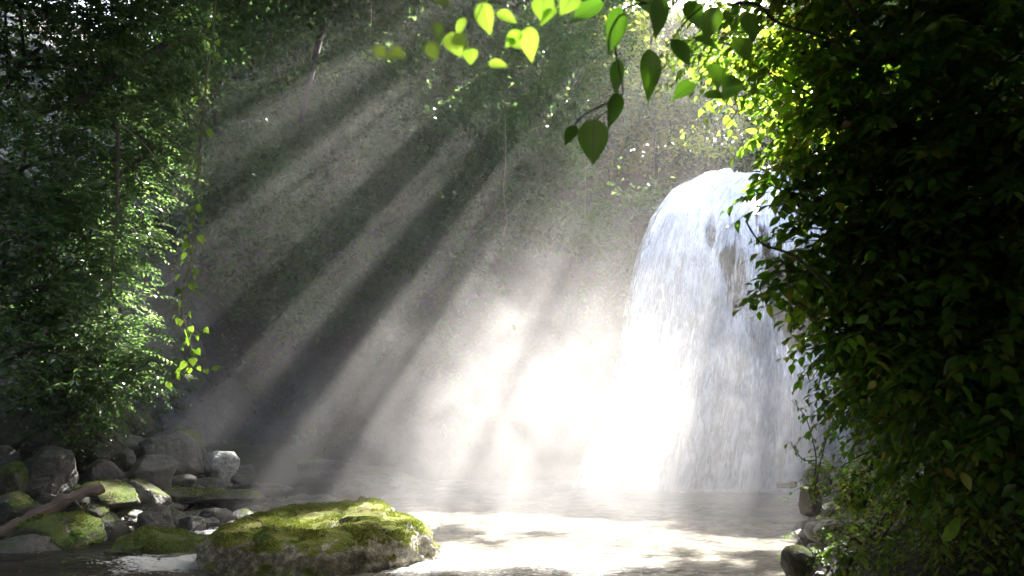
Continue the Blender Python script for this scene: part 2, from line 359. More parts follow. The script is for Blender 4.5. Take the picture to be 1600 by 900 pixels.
# falling water: streaky, see-through where the sheet is thin ('rnd' = thickness)
def falls_mat():
    m, t, out = newmat('falling water'); uv = nd(t, 'ShaderNodeUVMap')
    def st(sx, sy, det, rough, dist):
        mp = nd(t, 'ShaderNodeMapping'); mp.inputs['Scale'].default_value = (sx, sy, 1); t.links.new(uv.outputs[0], mp.inputs[0])
        return noise_tex(t, mp.outputs[0], 1.0, det, rough, dist)
    a = st(4.5, .75, 6, .66, .5); b = st(22, 2.2, 5, .7, .3); c = st(1.3, .8, 4, .6, .6)
    th = nd(t, 'ShaderNodeAttribute', attribute_name='rnd')
    s = math_n(t, 'ADD', math_n(t, 'ADD', math_n(t, 'MULTIPLY', a, .68), math_n(t, 'MULTIPLY', b, .32)), math_n(t, 'MULTIPLY', math_n(t, 'SUBTRACT', c, .5), .35))
    al = math_n(t, 'ADD', math_n(t, 'MULTIPLY', math_n(t, 'SUBTRACT', s, .5), 5.5), th.outputs['Fac'], clamp=True)
    col = ramp(t, s, [(.3, (.66, .67, .71)), (.5, (.89, .89, .91)), (.62, (.96, .96, .96))])
    p = nd(t, 'ShaderNodeBsdfDiffuse'); t.links.new(col, p.inputs['Color'])
    tr = nd(t, 'ShaderNodeBsdfTranslucent'); t.links.new(col, tr.inputs['Color'])
    gl = nd(t, 'ShaderNodeBsdfGlossy'); gl.inputs['Roughness'].default_value = .35
    mx = nd(t, 'ShaderNodeMixShader'); mx.inputs[0].default_value = .12; t.links.new(p.outputs[0], mx.inputs[1]); t.links.new(tr.outputs[0], mx.inputs[2])
    m3 = nd(t, 'ShaderNodeMixShader'); m3.inputs[0].default_value = .08; t.links.new(mx.outputs[0], m3.inputs[1]); t.links.new(gl.outputs[0], m3.inputs[2])
    tp = nd(t, 'ShaderNodeBsdfTransparent')
    m2 = nd(t, 'ShaderNodeMixShader'); t.links.new(al, m2.inputs[0]); t.links.new(tp.outputs[0], m2.inputs[1]); t.links.new(m3.outputs[0], m2.inputs[2])
    bp = nd(t, 'ShaderNodeBump'); bp.inputs['Strength'].default_value = .3; bp.inputs['Distance'].default_value = .25
    t.links.new(s, bp.inputs['Height']); t.links.new(bp.outputs[0], p.inputs['Normal'])
    t.links.new(m2.outputs[0], out.inputs[0]); return m
M_falls = falls_mat()
def water_mat():
    m, t, out = newmat('stream water'); g = nd(t, 'ShaderNodeNewGeometry'); v = g.outputs['Position']
    mp = nd(t, 'ShaderNodeMapping'); mp.inputs['Scale'].default_value = (1, 1.7, 1); t.links.new(v, mp.inputs[0]); v = mp.outputs[0]
    foam_glare_a = nd(t, 'ShaderNodeAttribute', attribute_name='rnd')
    n1 = noise_tex(t, v, 1.3, 6, .6, 1.0); n2 = noise_tex(t, v, 5.5, 6, .65, .8); n3 = noise_tex(t, v, 22, 4, .6, .3)
    col = ramp(t, n1, [(.35, (.27, .255, .22)), (.6, (.52, .48, .39))])
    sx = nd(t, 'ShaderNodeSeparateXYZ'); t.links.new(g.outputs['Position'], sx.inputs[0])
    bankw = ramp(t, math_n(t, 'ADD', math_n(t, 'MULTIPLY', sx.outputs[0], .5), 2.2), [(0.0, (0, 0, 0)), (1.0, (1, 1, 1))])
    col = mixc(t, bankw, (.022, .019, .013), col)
    fm = math_n(t, 'ADD', math_n(t, 'MULTIPLY', math_n(t, 'SUBTRACT', math_n(t, 'ADD', math_n(t, 'MULTIPLY', n2, .6), math_n(t, 'MULTIPLY', n3, .4)), .62), 9.0), math_n(t, 'MULTIPLY', foam_glare_a.outputs['Fac'], 3.2), clamp=True)
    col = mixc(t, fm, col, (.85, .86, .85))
    p = nd(t, 'ShaderNodeBsdfPrincipled'); t.links.new(col, p.inputs['Base Color'])
    t.links.new(math_n(t, 'ADD', math_n(t, 'MULTIPLY', fm, .5), .07), p.inputs['Roughness'])
    p.inputs['IOR'].default_value = 1.33; p.inputs['Specular IOR Level'].default_value = .6
    h = math_n(t, 'ADD', math_n(t, 'ADD', n1, math_n(t, 'MULTIPLY', n2, .5)), math_n(t, 'MULTIPLY', n3, .22))
    b = nd(t, 'ShaderNodeBump'); b.inputs['Strength'].default_value = 1.0; b.inputs['Distance'].default_value = .36; t.links.new(h, b.inputs['Height'])
    t.links.new(b.outputs[0], p.inputs['Normal']); t.links.new(p.outputs[0], out.inputs[0]); return m
M_water = water_mat()

G, Mo, Gr, Pa = M_rock, M_rockm, M_rockg, M_pale
ROCKS = [
 (36, 690, 110, 90, 15.0, Mo, 'largest dark mossy rock at the left edge below the bushes', .4, 0),
 (141, 700, 88, 72, 14.6, Mo, 'blocky dark mossy rock right of the biggest one under the bushes', .2, .1),
 (70, 748, 76, 72, 12.4, M_rock, 'angular dark rock with a bright lichened top above the driftwood', .9, .25),
 (12, 755, 44, 46, 12.0, Gr, 'yellow green mossy rock cut by the left edge beside the angular rock', .3, 0),
 (3, 722, 36, 36, 13.0, G, 'small grey rock at the left edge above the yellow green one', .3, 0),
 (196, 668, 66, 42, 16.6, Mo, 'mossy rounded rock highest in the pile under the leafy branch', 1, 0),
 (213, 704, 78, 40, 15.6, G, 'long grey slab leaning down to the right in the pile', .1, .35),
 (266, 717, 84, 62, 15.6, G, 'long tilted grey rock in the middle of the pile', .2, .5),
 (236, 741, 74, 44, 14.2, G, 'smooth rounded grey rock in front of the tilted ones', .5, .05),
 (190, 724, 36, 32, 14.4, G, 'small rounded rock between the mossy block and the slab', .5, 0),
 (292, 702, 70, 46, 17.0, Mo, 'dull brown rock at the right back of the pile in the light shaft', .5, .1),
 (348, 731, 48, 38, 16.6, Pa, 'pale sunlit rock with a shining wet top at the pile end', .7, 0),
 (379, 745, 46, 32, 16.8, M_rock, 'dark wet rock at the right end of the pile in the water', .2, 0),
 (318, 736, 46, 42, 17.2, G, 'dark upright rock behind the pale sunlit one', .2, 0),
 (163, 748, 54, 40, 13.4, G, 'grey rock beside the upper end of the driftwood', .8, .1),
 (167, 778, 100, 36, 12.6, Mo, 'low flat mossy rock right of the driftwood tip', .3, 0),
 (217, 782, 78, 44, 13.0, M_rockm, 'broad wet rock between the riffle and the driftwood', .3, .1),
 (243, 826, 60, 46, 11.6, G, 'round topped grey rock beside the white splash', .6, 0),
 (243, 856, 172, 50, 10.9, Gr, 'long low moss covered rock left of the big boulder', .05, .05),
 (92, 852, 112, 62, 10.6, Gr, 'shaggy green rock with ferny moss below the driftwood', .3, 0),
 (158, 836, 62, 46, 11.2, Mo, 'mossy rock between the shaggy green rock and the splash', .8, 0),
 (28, 872, 104, 46, 9.9, G, 'flat grey slab in the lower left corner', .2, .1),
 (62, 897, 104, 30, 9.4, Gr, 'bright green mossy rock along the bottom edge at the left', .1, 0),
 (252, 885, 84, 32, 9.9, M_rock, 'half sunken dark rock in the rapids under the long mossy one', .3, 0),
 (130, 802, 66, 36, 12.0, Mo, 'brown mossy rock under the middle of the driftwood', .8, 0),
 (30, 800, 60, 42, 11.6, Mo, 'dark rock behind the lower end of the driftwood', .1, .1),
 (72, 790, 52, 40, 12.2, G, 'grey rock directly above the driftwood middle', .4, 0),
 (24, 778, 46, 34, 12.2, G, 'small dark rock just below the yellow green one', .9, 0),
 (106, 770, 48, 34, 13.0, Mo, 'mossy rock just right of the angular dark rock', .9, 0),
 (260, 780, 54, 28, 14.2, Mo, 'low brown rock at the left end of the riffle', .2, 0),
 (305, 775, 74, 26, 14.6, M_rockm, 'flat brown shelf rock in the riffle above the boulder', .1, 0),
 (365, 778, 78, 22, 14.6, M_rockm, 'thin brown ledge in the riffle just behind the boulder', .1, 0),
 (330, 760, 56, 20, 16.0, G, 'small wet grey rock awash below the pale sunlit one', .4, 0),
 (425, 766, 60, 16, 16.4, G, 'lowest dark rock awash in the far end of the riffle', .2, 0),
 (284, 757, 44, 22, 15.2, G, 'small rock with white water around it below the tilted one', .6, 0),
 (300, 822, 46, 26, 12.2, G, 'small rock beside the left corner of the big boulder', .6, 0),
 (570, 762, 90, 30, 17.5, G, 'grey rock in the mist behind the big boulder', .3, 0),
 (1280, 752, 40, 36, 12.6, Mo, 'rounded dark rock at the foot of the leafy bank by the falls', .3, 0),
 (1264, 783, 40, 34, 11.4, Mo, 'smooth dark rock on the waterline below the leafy bank', .5, 0),
 (1228, 757, 30, 10, 14.0, G, 'thin dark stone poking from the water off the right bank', .5, 0),
 (1250, 885, 50, 50, 8.7, Mo, 'mossy rock face at the waterline at the bottom right', .5, 0),
 (1330, 765, 60, 40, 9.5, M_rockm, 'dark rock on the right bank above the exposed root', .5, 0),
]
RK = []
for px, py, w_, h_, Y, *_ in ROCKS:
    if px < 620:
        c_ = at(px, py, Y); RK.append((c_.x, c_.y, (lambda q: q if q > .15 else q - .15)(c_.z - h_ * Y / F * .60)))
# ------------------------------------------------------------------ terrain
def fbm(x, y, z=0, o=4):
    return noise.fractal(Vector((x, y, z)), 1.0, 2.0, o)
def grid(nx, ny, f, name, mat, attr=None):
    V = []; A = []
    for j in range(ny):
        for i in range(nx):
            V.append(f(i / (nx - 1), j / (ny - 1)))
            A.append(attr(*V[-1]) if attr else .5)
    idx = np.arange(nx * ny).reshape(ny, nx)
    Fa = np.stack([idx[:-1, :-1], idx[:-1, 1:], idx[1:, 1:], idx[1:, :-1]], -1).reshape(-1, 4)
    mb = MB(); mb.add(V, Fa, np.array(A)); return mb.build(name, mat)
def redge(y):      # foot of the right bank
    return 3.55 + (y - 9) * (.44 if y > 9 else .18)
def ledge(y):      # foot of the left bank
    return -5.0 - max(0, y - 14) * .12 + (-.0 if y < 14 else 0)
def terrain_z(x, y):
    z = -.32 + .10 * fbm(x * .5, y * .5)
    if x < -2.5:
        wsum = zs = 0; dm = 9
        for rx, ry, rz in RK:
            d2 = (x - rx) ** 2 + (y - ry) ** 2; dm = min(dm, d2); wt = 1 / (d2 + .08) ** 2; wsum += wt; zs += wt * rz
        k = min(1, (-2.5 - x) / 1.5); dm = math.sqrt(dm)
        zz = zs / wsum + (max(0, dm - .9) * .35 if x < -6.5 else -.1 * dm)
        z = z * (1 - k) + (zz + .05 * fbm(x, y)) * k
    if x > -6.3 and x < 2 or (y < 11.2 and -7.8 < x < 2): z = min(z, -.03 + .06 * fbm(x * 2, y * 2))
    r = x - redge(y)
    if r > -.25: z += 1.05 * min(r + .25, .6) + .75 * max(0, r - .35)
    z += .12 * fbm(x * 1.3, y * 1.3, 5) * (1 if (x < -5 or r > 0) else .3)
    return z
M_bed = rock_mat('stream bed gravel', (.04, .036, .028), (.12, .105, .08), moss=.35, wet=.7, scale=2.2, bump=1)
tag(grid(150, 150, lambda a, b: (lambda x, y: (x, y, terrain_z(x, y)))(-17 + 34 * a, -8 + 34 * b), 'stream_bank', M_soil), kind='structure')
tag(grid(3, 3, lambda a, b: (-400 + 800 * a, -400 + 800 * b, -1.6), 'ground', M_soil), kind='structure')

# gorge wall: plan curve and profile; stretch behind the camera added to block low sky light
PLAN = [(22, 15), (15, 20.5), (10.8, 23.6), (7, 24.6), (4.2, 24.6), (2.4, 25.6), (-2, 26.6), (-6, 25.0), (-9.2, 20.6), (-11.6, 15.5), (-12.6, 9), (-13, 0), (-12, -8), (-6, -13), (3, -14), (12, -11), (19, -3), (22, 8), (22, 14)]
PL = smooth_path([Vector((x, y, 0)) for x, y in PLAN], 14)
PN = []
for i, p in enumerate(PL):
    d = (PL[min(i + 1, len(PL) - 1)] - PL[max(i - 1, 0)]).normalized(); PN.append(Vector((-d.y, d.x, 0)) * -1)
SW = 1.0
def wall_pt(s, h):
    """s 0..1 along the plan, h in metres up the profile; outward = away from the pool"""
    f = s * (len(PL) - 1) * SW; i = min(int(f), len(PL) - 2); fr = f - i
    p = PL[i].lerp(PL[i + 1], fr); n = PN[i].lerp(PN[i + 1], fr)
    river = math.exp(-((p.x - 7.6) / 3.6) ** 2) if p.y > 20 else 0
    lip = 9.75 * river + (9.2 if p.x > -1 else 7.5) * (1 - river)
    if h < lip: z = h; off = .18 * h
    else:
        e = h - lip; k = .12 * river + (.66 if p.x > -4 else .82) * (1 - river)
        z = lip + e * k; off = .18 * lip + e
    q = p + n * off
    d = .55 * fbm(q.x * .45, q.y * .45, z * .45, 6) * (1 - .6 * river) + .18 * fbm(q.x * 1.7, q.y * 1.7, z * 2.6, 4)
    return Vector((q.x - n.x * d, q.y - n.y * d, z - .6 + (.5 * d if h > lip else 0)))
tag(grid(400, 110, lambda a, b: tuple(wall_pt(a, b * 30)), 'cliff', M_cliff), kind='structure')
SW = .545

# water
def on_water(px, py):
    a_ = (450 - py) / F; dy = math.cos(PITCH) - a_ * math.sin(PITCH); dz = math.sin(PITCH) + a_ * math.cos(PITCH)
    t_ = -CZ / dz; return ((px - 800) / F * t_, dy * t_)
SPL = [(*on_water(202, 820), .38), (*on_water(308, 842), .40), (*on_water(255, 880), .55), (*on_water(430, 752), 1.0), (*on_water(360, 762), .7), (*on_water(290, 885), .35), (*on_water(330, 790), .4), (*on_water(640, 880), .5)]
def foam_and_glare(x, y, z):
    f = 0
    for sx_, sy_, r_ in SPL:
        d2 = ((x - sx_) ** 2 + ((y - sy_) * .6) ** 2) / (r_ * r_)
        if d2 < 4: f += .62 * math.exp(-d2)
    d = math.hypot((x - 6.5) / 4.2, (y - 22.3) / 2.6); f += max(0, 1.1 - d)
    if x < -3: f += .10 * max(0, min(1, (-x - 3))) * (.4 + fbm(x * 1.1, y * 1.1, 9))
    f += .10 * max(0, fbm(x * .5, y * .8, 3)) + .42 * math.exp(-((x - .6) / 2.0) ** 2 - ((y - 9.6) / 1.3) ** 2)  # last term whitens the front pool: sun glare painted in, not foam
    return f
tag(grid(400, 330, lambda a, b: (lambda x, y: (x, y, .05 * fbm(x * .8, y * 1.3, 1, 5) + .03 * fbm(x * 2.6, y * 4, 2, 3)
    + (.10 * max(0, -x - 3.5) * .5 if x < -3.5 else 0)))(-12 + 24 * a, 2 + 23.2 * b), 'water', M_water, foam_and_glare), kind='structure')
tag(grid(40, 30, lambda a, b: (lambda x, y: (x, y, 9.35 + .05 * fbm(x * 2, y * 2) + (y - 24) * .06))(4.5 + 7 * a, 24.9 + 12 * b), 'upper_stream', M_water, lambda *a: .25), kind='structure')

# ------------------------------------------------------------------ waterfall
def interp(pts, t):
    ys = [p[0] for p in pts]; return [float(np.interp(t, ys, [p[k] for p in pts])) for k in range(1, 4)]
LE = [(0, *at(1112, 262, 24.9)), (.05, *at(1098, 268, 24.3)), (.12, *at(1050, 296, 23.7)), (.2, *at(1017, 340, 23.3)), (.32, *at(994, 400, 23.0)),
      (.45, *at(978, 470, 22.8)), (.62, *at(962, 560, 22.6)), (.8, *at(930, 660, 22.3)), (1, *at(895, 762, 22.0))]
RE = [(0, *at(1300, 262, 24.9)), (.05, *at(1302, 270, 24.3)), (.12, *at(1306, 300, 23.9)), (.2, *at(1310, 345, 23.6)), (.32, *at(1314, 405, 23.3)),
      (.45, *at(1318, 470, 23.1)), (.62, *at(1322, 560, 22.9)), (.8, *at(1326, 660, 22.7)), (1, *at(1330, 762, 22.5))]
HOLES = [(7.05, 6.9, .45, 1.0, .75), (7.0, 5.7, .40, .6, .5), (8.35, 6.4, .42, 1.1, .95), (9.0, 5.3, .50, 1.0, 1.5), (9.7, 6.2, .7, 1.5, 1.2), (8.2, 7.7, .25, .9, .45), (6.5, 7.9, .25, .6, .35), (7.6, 4.3, .3, .6, .35), (8.25, 8.9, .18, 1.2, .4)]
def falls_sheet(off, thin, seed, nx=150, ny=150):
    V = []; A = []; U = []
    for j in range(ny):
        t = j / (ny - 1); l = Vector(interp(LE, t)); r = Vector(interp(RE, t))
        for i in range(nx):
            s = i / (nx - 1); p = l.lerp(r, s)
            tt = min(1, t * 3)
            bul = .9 * math.sin(math.pi * s) ** .7 * tt + .38 * tt * fbm(s * 9 + seed * .3, t * 2.2, seed * .3, 5) + .10 * tt * fbm(s * 26, t * 2, seed, 3) + .25 * tt * max(0, t - .5) * 2 * fbm(s * 4, t * 3 + 4, seed, 4)
            if p.z > 3.2 and 8.1 < p.x < 10: bul -= .35 * min(1, (p.z - 3.2))
            p.y -= bul + off * tt
            if t < .12: p.z += (.22 * fbm(s * 11, 2.0, 0, 4)) * (1 - t / .12) - .3 * abs(s - .45) * (1 - t / .12)
            edge = min(s * 14, 1) * (0.6 + .4 * min(t * 8, 1))
            th = thin * edge + .15
            for hx, hz, wx, wz, k in HOLES:
                th -= k * math.exp(-((p.x - hx) / wx) ** 2 - ((p.z - hz) / wz) ** 2) * 1.7
            th += max(0, t - .55) * 1.1
            V.append(p); A.append(max(-3.0, th)); U.append((s * 7.0 + seed, t * 10 + seed * 3))
    idx = np.arange(nx * ny).reshape(ny, nx)
    Fa = np.stack([idx[:-1, :-1], idx[1:, :-1], idx[1:, 1:], idx[:-1, 1:]], -1).reshape(-1, 4)
    mb = MB(); mb.add(V, Fa, np.array(A), U); return mb
wf = empty('waterfall', at(1110, 758, 22.5)); tag(wf, 'white domed waterfall pouring over the dark cliff into the misty pool', 'waterfall')
for k, (o_, th_) in enumerate(((0, 1.0), (.22, .50), (.42, .14))):
    falls_sheet(o_, th_, k * 1.7 + .3).build('water_sheet', M_falls, wf)

# ------------------------------------------------------------------ rocks
def rock(px, py, wpx, hpx, Y, mat, seed, label, rot=0, tilt=0, cuts=9, sub=4, deep=1.0, name='rock', group='rocks of the stream bed'):
    c = at(px, py, Y); k = (c - Vector((0, 0, CZ))).length / F * .98
    a, h = wpx * k / 2, hpx * k / 2
    import bmesh
    bm = bmesh.new(); bmesh.ops.create_icosphere(bm, subdivisions=sub, radius=1)
    rg = random.Random(seed); planes = []
    for _ in range(cuts):
        n = Vector((rg.gauss(0, 1), rg.gauss(0, 1), rg.gauss(0, .9))).normalized(); planes.append((n, rg.uniform(.55, .86)))
    M = Matrix.Rotation(rot, 3, 'Z') @ Matrix.Rotation(tilt, 3, 'Y')
    V = []
    for v in bm.verts:
        q = v.co.copy()
        for n, d in planes:
            e = q.dot(n) - d
            if e > 0: q -= n * e * .93
        q *= 1.15
        q *= 1 + .10 * noise.fractal(q * 1.6 + Vector((seed, 0, 0)), 1, 2, 4) + .035 * noise.fractal(q * 7 + Vector((seed, 3, 0)), 1, 2, 3)
        v.co = M @ Vector((q.x * a, q.y * a * deep, q.z * h * 1.05))
    me = bpy.data.meshes.new(name); bm.to_mesh(me); bm.free()
    me.polygons.foreach_set('use_smooth', np.ones(len(me.polygons), bool)); me.materials.append(mat)
    o = bpy.data.objects.new(name, me); COL.objects.link(o); o.location = c
    tag(o, label, 'rock', group); return o
for i, (px, py, w_, h_, Y, mt, lb, ro, ti) in enumerate(ROCKS):
    rock(px, py, w_ * .98, h_ * 1.04, Y, mt, i * 3.1 + 1, lb, ro, ti, cuts=11, sub=5 if w_ > 80 else 4, deep=.95)
# cobbles between the big rocks
def cobbles():
    import bmesh
    bm = bmesh.new(); bmesh.ops.create_icosphere(bm, subdivisions=2, radius=1)
    B = np.array([tuple(v.co) for v in bm.verts]); FF = np.array([[v.index for v in f.verts] for f in bm.faces]); bm.free()
    rg = np.random.default_rng(9); mb = MB()
    for _ in range(4200):
        if rg.random() < .93:
            y = rg.uniform(8.6, 18); x = rg.uniform(-10.5, -3.4)
        else:
            y = rg.uniform(8, 20); x = redge(y) + rg.uniform(-.5, .35)
        if ((x + 2.6) / 1.7) ** 2 + ((y - 10) / 1.5) ** 2 < 1: continue
        r = .05 + .27 * rg.random() ** 2.6; z = terrain_z(x, y)
        if z < -.25 and rg.random() < .5: continue
        q = B * (r * np.array([rg.uniform(.8, 1.5), rg.uniform(.8, 1.3), rg.uniform(.45, .8)]))
        n = rg.normal(0, 1, (5, 3)); n /= np.linalg.norm(n, axis=1)[:, None]
        for k in n:
            e = q @ k - r * .62; q = q - np.clip(e, 0, None)[:, None] * k
        q *= (1 + .07 * np.sin(q @ rg.normal(0, 14 / r * .1, 3)))[:, None]
        mb.add(q + np.array([x, y, z + r * .2]), FF)
    tag(mb.build('cobbles', M_rockc), kind='stuff')
cobbles()
# the big boulder: an outline in plan with its own height field
def boulder():
    W = [(-4.05, 9.75), (-3.6, 9.0), (-2.6, 8.75), (-1.75, 9.1), (-1.25, 9.75), (-1.05, 10.3), (-1.6, 10.7), (-2.1, 11.3), (-2.9, 11.4), (-3.7, 10.8)]
    ctr = Vector((-2.55, 10.0, 0)); n = 140; m = 64
    ring = smooth_path([Vector((x, y, 0)) for x, y in W + [W[0]]], 16)
    V = []; 
    def top(x, y):
        g = float(np.interp(x, [-4.1, -3.3, -2.5, -1.9, -1.1], [.35, .75, 1.0, .8, .35]))
        z = .38 + .135 * (y - 8.9) * g + .03 * math.sin(x * 3)
        z += .045 * fbm(x * 1.3, y * 1.3, 7, 5)
        if x > -2.3 and y > 9.9: z += .05
        if x > -1.75: z -= .05
        return z
    rows = [(r / 40, None) for r in range(41)] + [(1, k / 26) for k in range(1, 27)]
    for r, dn in rows:
        for j in range(n):
            q = ring[int(j / n * (len(ring) - 1))].lerp(ring[int(j / n * (len(ring) - 1)) + 1], (j / n * (len(ring) - 1)) % 1)
            p = ctr.lerp(q, r * .97 if dn is None else 1 + .05 * math.sin(dn * 3) - .10 * dn); p = p.copy()
            zt = top(p.x, p.y)
            e = max(0, r - .82) / .18
            z = zt - .10 * e * e
            if dn is not None: z = (zt - .10) * (1 - dn) - .5 * dn - .03
            out = (q - ctr).normalized()
            d = (.10 * fbm(p.x * 2, p.y * 2, z * 3, 5) + .04 * fbm(p.x * 8, p.y * 8, z * 9, 3)) * (1 if dn is not None else e * .6)
            p = p + out * d
            V.append((p.x, p.y, z + (.025 * fbm(p.x * 5, p.y * 5, 1, 4) if dn is None else 0)))
    k = len(rows); idx = np.arange(k * n).reshape(k, n); nx = np.roll(idx, -1, 1)
    Fa = np.stack([idx[:-1], idx[1:], nx[1:], nx[:-1]], -1).reshape(-1, 4)
    mb = MB(); mb.add(V, Fa); o = mb.build('boulder', M_boulder, origin=(-2.5, 9.9, 0))
    tag(o, 'huge flat topped boulder with sunlit yellow green moss in the foreground', 'boulder')
boulder()

# moss cushions: short blades growing on the upward faces of mossy stones, part of each stone
def moss_on(o, dens, size, thr, mat):
    me = o.data; rg = np.random.default_rng(len(me.vertices) + int(abs(o.location.x) * 100))
    n = len(me.polygons); C = np.zeros(n * 3); N = np.zeros(n * 3); A = np.zeros(n)
    me.polygons.foreach_get('center', C); me.polygons.foreach_get('normal', N); me.polygons.foreach_get('area', A)
    C = C.reshape(-1, 3) + np.array(o.location); N = N.reshape(-1, 3)
    ok = N[:, 2] > thr
    nz = np.array([noise.noise(Vector(c * 2.6)) + .5 * noise.noise(Vector(c * 7)) for c in C]); ok &= nz > -.12
    k = rg.poisson(np.where(ok, A * dens, 0)); idx = np.repeat(np.arange(n), k)
    if len(idx) == 0: return
    P = C[idx] + rg.normal(0, 1, (len(idx), 3)) * np.sqrt(A[idx])[:, None] * .45
    P -= N[idx] * ((P - C[idx]) * N[idx]).sum(1)[:, None]
    D = N[idx] + rg.normal(0, .55, P.shape); mb = MB()
    leaves(mb, P - N[idx] * size * .15, D, rg.normal(0, 1, P.shape), size * rg.uniform(.5, 1.4, len(P)) * (1 + nz[idx]), rg, KITE)
    mb.build('moss_leaves', mat, o, smooth=False)
M_moss = leaf_mat('moss blades', [(.03, .055, .008), (.07, .10, .012), (.13, .15, .02), (.17, .15, .03)], [(.12, .2, .02), (.2, .28, .03), (.3, .32, .04), (.3, .28, .05)], rough=.6, trans=.3)
for o in list(COL.objects):
    if o.name == 'boulder': moss_on(o, 5200, .022, .55, M_moss)
    elif o.name.split('.')[0] == 'rock' and o.data.materials[0] in (M_rockm, M_rockg): moss_on(o, 2600 if o.data.materials[0] == M_rockg else 1100, .024, .35, M_moss)

# wet rock ledge with rounded potholes at the far left shore
mb = MB()
def ledge_shape(cx, cy, cz, rx, ry, rz, seed, n=48, m=30):
    V = []
    for j in range(m):
        ph = math.pi * j / (m - 1)
        for i in range(n):
            th = 2 * math.pi * i / n
            d = Vector((math.cos(th) * math.sin(ph), math.sin(th) * math.sin(ph), math.cos(ph)))
            rr = 1 + .16 * noise.fractal(d * 2 + Vector((seed, 0, 0)), 1, 2, 5) + .05 * math.sin(14 * d.z + 3 * noise.noise(d * 3))
            V.append((cx + d.x * rx * rr, cy + d.y * ry * rr, cz + d.z * rz * rr))
    idx = np.arange(n * m).reshape(m, n); nx = np.roll(idx, -1, 1)
    return V, np.stack([idx[:-1], idx[1:], nx[1:], nx[:-1]], -1).reshape(-1, 4)
for cx, cy_, cz, rx, ry, rz, sd in ((-7.8, 22.8, .3, 3.0, 1.3, .7, 1), (-5.6, 23.4, .1, 2.6, 1.2, .5, 2)):
    V, Fa = ledge_shape(cx, cy_, cz, rx, ry, rz, sd); mb.add(V, Fa)
tag(mb.build('rock_ledge', M_cliff), 'dark water worn rock ledge on the shaded far shore', 'rock ledge')

# driftwood
dr = empty('driftwood_log', at(80, 800, 11.2))
mb = MB(); pts = smooth_path([at(-40, 846, 10.6), at(20, 828, 10.9), at(70, 800, 11.2), at(112, 778, 11.5), at(158, 762, 11.9)], 6)
n_ = len(pts); tube(mb, [p + Vector((0, 0, .02 * math.sin(i * 1.3))) for i, p in enumerate(pts)], [.145 - .06 * i / n_ + .014 * math.sin(i * 2.1) + .01 * math.sin(i * .9) for i in range(n_)], 16)
mb.build('log', M_drift, dr)
mb = MB(); tube(mb, [pts[-7], pts[-7] + Vector((.1, -.05, -.06)), pts[-7] + Vector((.24, -.1, -.16))], [.035, .028, .012], 7); mb.build('broken_branch', M_drift, dr)
tag(dr, 'bare brown driftwood log lying slanted over the rocks at lower left', 'driftwood')

# ------------------------------------------------------------------ trees
def make_tree(name, label, base, centers, rng, nclu, nl, spread, size, mat, cull=True, group=None, cat='tree', trunk_r=.22, limbs=6, tmpl=KITE, keep=None, twig=False):
    """centers: list of (centre, (rx, ry, rz)) lobes that make the crown"""
    root = empty(name, base); tag(root, label, cat, group)
    vol = np.array([r[0] * r[1] * r[2] for _, r in centers]); vol = vol ** .75; vol /= vol.sum()
    mbL = MB(); mbT = MB(); allc = []
    for (c, r), f in zip(centers, vol):
        k = max(4, int(nclu * f)); d = nrm(rng.normal(0, 1, (k, 3))) * (rng.uniform(.15, 1, (k, 1)) ** .5)
        allc.append(np.array(c) + d * np.array(r))
    allc = np.concatenate(allc)
    cloud(mbL, allc, nl, spread, size, rng, tmpl, cull=cull, keep=keep)
    b = Vector(base)
    top = Vector(centers[0][0])
    mid = b.lerp(top, .5) + Vector(rng.normal(0, .25, 3))
    tp = smooth_path([b - Vector((0, 0, .4)), mid, top], 6); tube(mbT, tp, np.linspace(trunk_r, trunk_r * .35, len(tp)), 8)
    for i in range(limbs):
        c = Vector(allc[rng.integers(len(allc))]); s = tp[int(len(tp) * rng.uniform(.35, .9))]
        q = smooth_path([s, s.lerp(c, .5) + Vector(rng.normal(0, .3, 3)) + Vector((0, 0, .2)), c], 4)
        tube(mbT, q, np.linspace(trunk_r * .35, .015, len(q)), 5)
    mbT.build('trunk', M_bark, root); mbL.build('crown', mat, root, smooth=False)
    return root

def over(parent, lobes, mat, nclu=110, nl=30, sz=.40, sp=.5):
    mb = MB()
    for (x, y, z, rx, ry, rz) in lobes:
        k = int(nclu * rx * ry / 6); d = nrm(rng.normal(0, 1, (k, 3))) * rng.uniform(.2, 1, (k, 1)) ** .5
        cloud(mb, np.array([x, y, z]) + d * np.array([rx, ry, rz]), nl, sp, sz, rng, KITE, cull=True, keep=(lambda P: P[:, 2] > 2.2 + .70 * P[:, 1]) if sz < .5 else None)
    mb.build('shade_crown', mat, parent, smooth=False)
